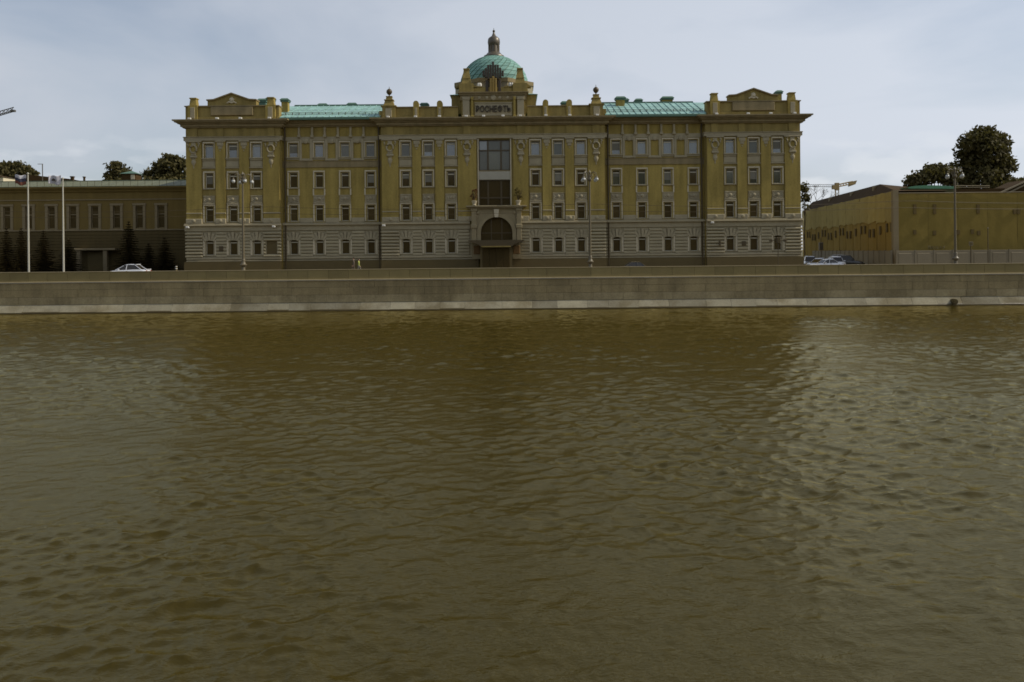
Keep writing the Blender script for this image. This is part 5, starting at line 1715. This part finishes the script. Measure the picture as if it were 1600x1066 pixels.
x0_, xm_, zb_ = WX(1562, 303, YN + 0.5) - cxn, WX(1615, 303, YN + 0.5) - cxn, zn - 0.55
gb.prism([(x0_, zb_), (xm_ * 2 - x0_, zb_), (xm_, WZ(1615, 279, YN) - GZ)], 0.55, 6)
gab = mk('gable', gb, brown_roof, nb_)
for k in (0.0, 0.38):
    zz_ = WZ(1615, 279, YN) - GZ - k
    mk('gable_moulding', MB().prism([(x0_ - 0.3 + k * 3, zb_ + 0.1), (xm_, zz_ + 0.25), (2 * xm_ - x0_ + 0.3 - k * 3, zb_ + 0.1), (2 * xm_ - x0_ - 0.15 - k * 3, zb_ + 0.1), (xm_, zz_ + 0.05), (x0_ + 0.15 + k * 3, zb_ + 0.1)], 0.30 + k * 0.2, 0.56), fence_m, gab)
# graffiti strokes sprayed low on the net
gf = MB()
rnd = random.Random(4)
gx_ = WX(1450, 387, YN - 0.2) - cxn
zg = WZ(1460, 389, YN) - GZ
strokes = [[(0, 0), (0, .5), (.25, .5), (.25, 0)], [(.4, 0), (.4, .4), (.6, .1), (.6, .5)], [(.75, .05), (.85, .5), (1.0, .05)], [(1.15, 0), (1.15, .5), (1.4, .35), (1.15, .2), (1.42, 0)], [(1.6, .1), (1.75, .5), (1.9, .1), (1.65, .2)], [(2.1, 0), (2.1, .45), (2.3, .4), (2.2, .1)]]
for st in strokes:
    gf.tube([(gx_ + x * 0.95, -0.30, zg + z * 0.75) for x, z in st], 0.035, 4)
mk('graffiti', gf, fence_m, nb_)

# grey fence before the netted building, panel by panel
fc = thing('site_fence', 'grey concrete panel fence at the foot of the netted building', 'fence', (cxn, YN - 1.2, GZ))
fh = WZ(1500, 391, YN - 1.2) - GZ
pm_ = MB().cbox(0.02, 2.46, -0.06, 0.06, 0.05, fh, 0.02)
pm_.cbox(0.25, 2.23, -0.10, -0.05, 0.5, fh - 0.35, 0.04)
pme = pm_.mesh('fence_panel', fence_m)
pst = MB().box(-0.09, 0.09, -0.12, 0.12, 0, fh + 0.06).mesh('fence_post', fence_m)
for i in range(13):
    link('fence_panel', pme, fc, (-0.6 + i * 2.5, 0, 0))
    link('fence_post', pst, fc, (-0.6 + i * 2.5, 0, 0))
ang = math.atan2(sdv.y, sdv.x)
for i in range(18):
    p = Vector((-1.0, 0.6, 0)) + sdv * (i * 2.5)
    o = link('fence_panel', pme, fc, tuple(p)); o.rotation_euler = (0, 0, ang)
    o = link('fence_post', pst, fc, tuple(p)); o.rotation_euler = (0, 0, ang)

# ------------------------------------------------------------------ cranes
def lattice(mb, p, q, w0, w1, n, up=Vector((0, 0, 1)), r=0.09):
    p, q = Vector(p), Vector(q)
    d = (q - p).normalized()
    sd = d.cross(up).normalized(); u2 = sd.cross(d)
    prev = None
    for i in range(n + 1):
        t = i / n
        c = p.lerp(q, t)
        wv = w0 + (w1 - w0) * t
        cur = [c - sd * wv / 2, c + sd * wv / 2, c + u2 * wv]
        if prev:
            for k in range(3):
                mb.tube([prev[k], cur[k]], r, 4)
                mb.tube([prev[k], cur[(k + 1) % 3]], r * 0.6, 4)
        prev = cur
crane_y = mat('yellow_crane_paint', (0.30, 0.21, 0.085), 0.6, 0.1)
crane_g = mat('grey_crane_paint', (0.10, 0.095, 0.085), 0.6, 0.1)
YC = 420
cb = at(1308, 330, YC)
cr = thing('tower_crane', 'yellow tower crane far behind the netted building', 'crane', (cb[0], YC, GZ))
zt = WZ(1308, 293, YC) - GZ
m_ = MB(); lattice(m_, (0, 0, 0), (0, 0, zt), 1.9, 1.9, 16, Vector((0, 1, 0)), 0.2)
mk('mast', m_, crane_y, cr)
jx = WX(1333, 287, YC) - cb[0]; jz = WZ(1333, 287, YC) - GZ
m_ = MB(); lattice(m_, (0, 0, zt + 0.2), (jx, 0, jz), 1.2, 1.2, 6, r=0.28)
mk('counter_jib', m_, crane_y, cr)
mk('counterweight', MB().add([(jx - 2.4, -0.7, jz - 1.6), (jx + 1.0, -0.7, jz - 0.4), (jx + 1.8, -0.7, jz + 1.6), (jx - 2.2, -0.7, jz + 0.8), (jx - 2.4, 0.7, jz - 1.6), (jx + 1.0, 0.7, jz - 0.4), (jx + 1.8, 0.7, jz + 1.6), (jx - 2.2, 0.7, jz + 0.8)], [(0, 1, 2, 3), (7, 6, 5, 4), (0, 4, 5, 1), (1, 5, 6, 2), (2, 6, 7, 3), (3, 7, 4, 0)]), crane_y, cr)
jx2 = WX(1253, 291, YC) - cb[0]; jz2 = WZ(1253, 291, YC) - GZ
m_ = MB(); lattice(m_, (0, 0, zt + 0.2), (jx2 - 4, 0, jz2), 1.3, 0.9, 22, r=0.10)
mk('jib', m_, crane_g, cr)
mk('cab', MB().box(-2.6, -0.6, -1.2, 0.6, zt - 1.0, zt + 1.2).box(-1.0, 1.0, -0.8, 0.8, zt - 1.4, zt + 2.4), crane_y, cr)
# luffing jib at the top-left corner of the view
YC2 = 300
t0, t1 = at(-190, 235, YC2), at(23, 173, YC2)
cb = at(-190, 300, YC2)
cr = thing('luffing_crane', 'dark lattice crane boom entering at the upper left edge', 'crane', (cb[0], YC2, GZ))
m_ = MB(); lattice(m_, (0, 0, 0), (0, 0, t0[2] - GZ), 2.0, 2.0, 24, Vector((0, 1, 0)), 0.16)
mk('mast', m_, crane_g, cr)
m_ = MB(); lattice(m_, (0, 0, t0[2] - GZ), (t1[0] - cb[0], 0, t1[2] - GZ), 1.5, 1.3, 34, r=0.17)
mk('boom', m_, crane_g, cr)
mk('boom_head', MB().box(t1[0] - cb[0] - 1.6, t1[0] - cb[0] + 0.2, -0.5, 0.5, t1[2] - GZ - 0.5, t1[2] - GZ + 0.25), crane_g, cr)
mk('counterweight', MB().box(-5, -1.5, -1, 1, t0[2] - GZ - 1.5, t0[2] - GZ + 1), crane_g, cr)

# ------------------------------------------------------------------ cars
tyre = mat('tyre_rubber', (0.03, 0.028, 0.025), 0.8, 0.1)
rim_m = mat('alloy_rim', (0.45, 0.45, 0.45), 0.3, 0.05, metal=0.8)
carglass = glass('car_glass', (0.03, 0.025, 0.018), 1.5, 0.04, 0.5, 0.0)
light_red = mat('tail_lamp', (0.30, 0.03, 0.02), 0.3, 0.05)
light_wh = mat('head_lamp', (0.75, 0.75, 0.70), 0.2, 0.05)
def paint(name, c): return mat(name, c, 0.25, 0.03, 1, 9, 0, 0.5, coat=0.6)
def car(label, px, Y, facing, Lc, Hc, pm, style='sedan', rz=None, trim=None):
    """side profile along +x is the front; body skin lofted across the width"""
    x = WX(px, 415, Y)
    t = thing('parked_car' if rz is not None else 'car', label, 'car', (x, Y, GZ + 0.01), rz if rz is not None else (0 if facing > 0 else math.pi))
    W = 0.90
    hl = Lc / 2
    belt = Hc * 0.60
    # lower body: stations along x with half width, sill, belt height
    st = [(-hl, .72, .48, belt * .86), (-hl + .10, .82, .34, belt * .97), (-hl + .5, .89, .28, belt * 1.02), (-hl * .45, .92, .26, belt * 1.02), (0, .93, .26, belt * .99), (hl * .38, .92, .26, belt * .95), (hl * .62, .90, .27, belt * .90), (hl - .35, .86, .30, belt * .80), (hl - .08, .74, .36, belt * .68), (hl, .60, .42, belt * .58)]
    mb = MB()
    rings = []
    for (sx, hw, z0, z1) in st:
        hw *= W / .92
        rings.append([(sx, -hw * .88, z0), (sx, -hw, z0 + .18), (sx, -hw * 1.0, z0 + (z1 - z0) * .62), (sx, -hw * .93, z1 - .05), (sx, -hw * .80, z1), (sx, hw * .80, z1), (sx, hw * .93, z1 - .05), (sx, hw, z0 + (z1 - z0) * .62), (sx, hw, z0 + .18), (sx, hw * .88, z0)])
    n = 10
    vs = [p for r in rings for p in r]
    fs = [(i * n + k, i * n + (k + 1) % n, (i + 1) * n + (k + 1) % n, (i + 1) * n + k) for i in range(len(rings) - 1) for k in range(n)]
    fs += [tuple(range(n)), tuple(range(len(vs) - 1, len(vs) - n - 1, -1))]
    mb.add(vs, fs)
    # roof skin and pillars: greenhouse ring
    if style == 'sedan':
        g0, g1, r0, r1 = -hl * .66, hl * .40, -hl * .26, hl * .06
    elif style == 'suv':
        g0, g1, r0, r1 = -hl * .94, hl * .42, -hl * .78, hl * .10
    else:
        g0, g1, r0, r1 = -hl * .78, hl * .50, -hl * .34, hl * .02
    roof = [(r0 - .25, Hc - .07), (r0, Hc - .02), ((r0 + r1) / 2, Hc), (r1, Hc - .04), (r1 + .22, Hc - .14)]
    hwR, hwB = W * .66, W * .80
    rv = []
    for xx, zz in roof:
        rv += [(xx, -hwR, zz - .05), (xx, -hwR * .82, zz), (xx, hwR * .82, zz), (xx, hwR, zz - .05)]
    fsr = [(i * 4 + k, i * 4 + k + 1, (i + 1) * 4 + k + 1, (i + 1) * 4 + k) for i in range(4) for k in range(3)]
    mb.add(rv, fsr)
    zb = belt * .97
    pil_ = [((g1, -hwB, zb), (r1 + .22, -hwR, Hc - .18)), ((g0, -hwB, zb), (r0 - .25, -hwR, Hc - .12)), ((-0.02 * hl, -hwB * 1.01, zb), (-0.06 * hl, -hwR * 1.0, Hc - .06))]
    for a_, b_ in pil_:
        for s in (1, -1):
            mb.tube([(a_[0], a_[1] * s, a_[2]), (b_[0], b_[1] * s, b_[2])], 0.035, 5)
    body_ = mk('body', mb, pm, t, smooth=True)
    # glazing: one closed tapered shell just inside pillars
    gm = MB()
    lo = [(g0, -hwB, zb - .04), (g1, -hwB, zb - .04), (g1, hwB, zb - .04), (g0, hwB, zb - .04)]
    hi = [(r0 - .22, -hwR * .98, Hc - .09), (r1 + .20, -hwR * .98, Hc - .13), (r1 + .20, hwR * .98, Hc - .13), (r0 - .22, hwR * .98, Hc - .09)]
    gm.add(lo + hi, [(0, 3, 2, 1), (4, 5, 6, 7), (0, 1, 5, 4), (1, 2, 6, 5), (2, 3, 7, 6), (3, 0, 4, 7)])
    mk('glazing', gm, carglass, t)
    for sx in (-hl * .62, hl * .60):
        for s in (-1, 1):
            wh = MB().lathe([(.20, -.11), (.30, -.12), (.33, -.08), (.33, .08), (.30, .12), (.20, .11)], sx, s * (W - .10), .33, 18, axis='y')
            wo = mk('wheel', wh, tyre, t)
            mk('rim', MB().lathe([(.05, -.13), (.20, -.125), (.21, .125), (.05, .13)], sx, s * (W - .10), .33, 12, axis='y'), rim_m, wo)
    for s in (-1, 1):
        mk('headlight', MB().cbox(-.10, .10, -.06, .06, -.06, .06, .02), light_wh, t, (hl - .16, s * W * .66, belt * .66), rz=s * .5)
        mk('tail_light', MB().cbox(-.05, .05, -.16, .16, -.06, .06, .02), light_red, t, (-hl + .04, s * W * .62, belt * .84))
        mk('mirror', MB().cbox(-.08, .08, -.10, .10, -.06, .07, .02), pm, t, (hl * .30, s * (W + .06), belt * 1.03))
        mk('door_handle', MB().box(-.09, .09, -.02, .02, -.015, .015), dark_metal, t, (-hl * .08, s * (W * 1.0 + .01), belt * .86))
    if style == 'fastback':
        mk('spoiler', MB().cbox(r0 - .42, r0 - .12, -hwR, hwR, Hc - .08, Hc - .01, .02), pm, t)
        mk('boot_lip', MB().cbox(-hl, -hl + .35, -W * .78, W * .78, belt * .99, belt * 1.06, .02), pm, t)
    return t
white_p = paint('white_car_paint', (0.74, 0.75, 0.78))
silver_p = paint('silver_car_paint', (0.34, 0.35, 0.38))
black_p = paint('black_car_paint', (0.05, 0.043, 0.032))
dark_p = paint('dark_brown_car_paint', (0.09, 0.075, 0.05))
car('white fastback car driving left past the olive house', 200.5, 97.0, -1, 5.0, 1.70, white_p, 'fastback')
car('dark saloon car driving right past the foot of the office building', 996, 97.5, 1, 4.6, 1.46, dark_p, 'sedan')
car('black car half hidden behind the corner of the office building', 1266, 118, 1, 4.4, 1.75, black_p, 'suv', rz=R(255))
car('silver car parked in the side street, left of the white one', 1280, 113, 1, 4.4, 1.50, silver_p, 'sedan', rz=R(215))
car('pale low car nearest to the parapet in the side street', 1291, 109, 1, 4.5, 1.42, white_p, 'sedan', rz=R(190))
car('white tall car parked end-on in the side street', 1307, 114, 1, 4.3, 1.72, white_p, 'suv', rz=R(262))
car('black off-roader parked beside the netted side wall', 1324, 117, 1, 4.7, 1.90, black_p, 'suv', rz=R(335))

# ------------------------------------------------------------------ signs and small street furniture
def post_sign(name, label, cat, px, ytop, Y, build):
    x = WX(px, 410, Y)
    H = WZ(px, ytop, Y) - GZ
    t = thing(name, label, cat, (x, Y, GZ + 0.1))
    mk('post', MB().tube([(0, 0, 0), (0, 0, H)], 0.05, 6), dark_metal, t)
    build(t, H)
    return t
def sig(t, H):
    mk('signal_head', MB().cbox(-0.26, 0.26, -0.18, 0.18, H - 0.75, H, 0.04), dark_metal, t)
    mk('bracket', MB().tube([(-0.9, 0, H - 0.42), (0.9, 0, H - 0.42)], 0.05, 5), dark_metal, t)
    for s in (-1, 1):
        mk('side_signal', MB().cbox(s * 0.9 - 0.18, s * 0.9 + 0.18, -0.12, 0.12, H - 0.58, H - 0.26, 0.03), dark_metal, t)
    for k in range(3):
        mk('lens', MB().lathe([(0.08, -0.20), (0.07, -0.17)], 0, 0, H - 0.62 + k * 0.24, 10, axis='y'), granite, t)
post_sign('traffic_signal', 'dark traffic signal on a post before the right pavilion', 'traffic light', 1216, 372, 101.5, sig)
def smallsign(t, H):
    mk('sign_board', MB().cbox(-0.26, 0.26, -0.09, -0.05, H - 0.52, H, 0.01), fence_m, t)
    mk('sign_face', MB().box(-0.20, 0.20, -0.10, -0.085, H - 0.45, H - 0.07), granite, t)
post_sign('road_sign', 'square road sign on a thin post before the site fence', 'sign', 1517, 379, 101.5, smallsign)
post_sign('thin_post', 'thin bare post right of the square road sign', 'post', 1544, 358, 101.5, lambda t, H: mk('cap', MB().sphere((0, 0, H), 0.10), fence_m, t))
post_sign('thin_post', 'thin grey post with a box in the side street, above the parked cars', 'post', 1283, 372, 125, lambda t, H: mk('box', MB().cbox(-0.3, 0.3, -0.2, 0.2, H - 2.0, H - 0.8, 0.04), zinc, t))
bl = thing('bollard', 'small dark bollard with two white bands left of the office building', 'bollard', (WX(275.5, 420, 100), 100, GZ))
bz = WZ(275.5, 415.5, 100) - GZ
mk('post', MB().lathe([(0.12, 0), (0.12, bz - 0.05), (0.05, bz)], 0, 0, 0, 10), granite, bl)
for z in (bz - 0.14, bz - 0.40):
    mk('band', MB().lathe([(0.125, 0), (0.13, 0.05), (0.125, 0.1)], 0, 0, z, 10), lamp_white, bl)

# ------------------------------------------------------------------ potted shrubs on the portal ledge
for s, lab in ((-1, 'reddish shrub in a stone tub left of the tall window above the entrance'), (1, 'olive shrub in a stone tub right of the tall window above the entrance')):
    x = BX + ul(PO + s * 34)
    z = GZ + zl(321.8)
    t = thing('potted_shrub', lab, 'plant', (x, BY - 1.05, z), 0, 'shrubs on the portal ledge')
    mk('tub', MB().lathe([(0.22, 0), (0.26, 0.08), (0.22, 0.14), (0.36, 0.55), (0.40, 0.62), (0.34, 0.64)], 0, 0, 0, 12), stone_w, t, smooth=True)
    rnd = random.Random(70 + s)
    st = MB()
    for _ in range(9):
        a = rnd.uniform(0, 6.28); r = rnd.uniform(0.2, 0.6)
        st.tube([(0, 0, 0.55), (math.cos(a) * r * 0.5, math.sin(a) * r * 0.4, 1.2), (math.cos(a) * r, math.sin(a) * r * 0.6, rnd.uniform(1.5, 2.2))], [0.03, 0.025, 0.012], 4)
    mk('stems', st, bark, t)
    mb = MB()
    leaf_cloud(mb, [(0, 0, 1.35, 0.55, 0.4, 0.75), (-0.1 * s, 0, 1.9, 0.35, 0.3, 0.35)], 420, 0.09, rnd)
    link('foliage', raw_mesh('foliage', mb, leafmat('reddish_leaves', (0.12, 0.055, 0.022)) if s < 0 else leafmat('olive_leaves', (0.10, 0.075, 0.022))), t)

# ------------------------------------------------------------------ people
def person(label, px, ytop, Y, top, trousers, facing, stride):
    z0 = GZ + 0.14
    H = WZ(px, ytop, Y) - z0
    k = H / 1.78
    V, E, Rr = [], [], []
    def v(p, r, par=None):
        V.append((p[0] * k, p[1] * k, p[2] * k)); Rr.append(r * k)
        if par is not None: E.append((par, len(V) - 1))
        return len(V) - 1
    pel = v((0, 0, .96), .135)
    wa = v((0, 0, 1.10), .125, pel); chst = v((.01, 0, 1.30), .150, wa); nb = v((0, 0, 1.47), .075, chst)
    nk = v((.01, 0, 1.54), .055, nb); hd = v((.03, 0, 1.63), .092, nk); tp = v((.02, 0, 1.73), .07, hd)
    v((.125, 0, 1.635), .016, hd)
    for s in (-1, 1):
        sx = stride * s
        hp = v((0, s * .10, .90), .10, pel); kn = v((.22 * sx + .05, s * .10, .50), .068, hp); ak = v((.34 * sx - .06, s * .10, .09), .045, kn)
        to = v((.34 * sx + .12, s * .11, .03), .036, ak)
        sh_ = v((0, s * .19, 1.42), .065, chst); el = v((-.12 * sx, s * .25, 1.13), .045, sh_); wr_ = v((-.16 * sx + .10, s * .24, .90), .030, el)
        pm_ = v((-.16 * sx + .13, s * .235, .83), .032, wr_)
        for q in range(4):
            f1 = v((-.16 * sx + .115 + q * .018, s * .235, .77 - .005 * abs(q - 1)), .0085, pm_)
            v((-.16 * sx + .125 + q * .018, s * .215, .735 - .006 * abs(q - 1)), .0075, f1)
        th = v((-.16 * sx + .18, s * .215, .815), .009, pm_); v((-.16 * sx + .19, s * .20, .78), .008, th)
    me = bpy.data.meshes.new('person')
    me.from_pydata(V, E, [])
    o = bpy.data.objects.new('tmp', me); col.objects.link(o)
    sk = o.modifiers.new('skin', 'SKIN')
    for i, r in enumerate(Rr):
        me.skin_vertices[0].data[i].radius = (r, r)
    me.skin_vertices[0].data[0].use_root = True
    ss = o.modifiers.new('sub', 'SUBSURF'); ss.levels = 1; ss.render_levels = 1
    dg = bpy.context.evaluated_depsgraph_get()
    nm = bpy.data.meshes.new_from_object(o.evaluated_get(dg))
    bpy.data.objects.remove(o)
    skin_ = MATS.get('skin') or mat('skin', (0.42, 0.25, 0.16), 0.6, 0.05)
    for m in (skin_, top, trousers, dark_metal): nm.materials.append(m)
    for p in nm.polygons:
        z = p.center.z / k
        y = abs(p.center.y) / k
        p.use_smooth = True
        p.material_index = 0 if z > 1.50 or (y > .19 and z < .90) else 1 if z > .98 or (y > .185 and z >= .88) else 2 if z > .10 else 3
    o = link('person', nm, None, (WX(px, 410, Y), Y, z0), facing)
    tag(o, label, 'person')
    hb = MB().sphere((.0 * k, 0, 1.69 * k), .098 * k, 12, 8)
    hb.v = [(x - .012 * k if z < 1.68 * k else x, y, max(z, 1.62 * k + max(0, x) * 0.9)) for x, y, z in hb.v]
    mk('hair', hb, MATS.get('dark_hair') or mat('dark_hair', (0.04, 0.028, 0.016), 0.7, 0.1), o, smooth=True)
vest = mat('yellow_green_jacket', (0.40, 0.42, 0.10), 0.8, 0.08)
greyt = mat('grey_trousers', (0.14, 0.13, 0.11), 0.8, 0.08)
browng = mat('dark_coat', (0.10, 0.075, 0.055), 0.8, 0.1)
person('person in a yellow-green jacket walking before the office building', 560.5, 404, 103.2, vest, greyt, R(0), 0.7)
person('person in a dark coat walking left of the one in yellow-green', 552.5, 402, 103.8, browng, browng, R(180), 0.5)
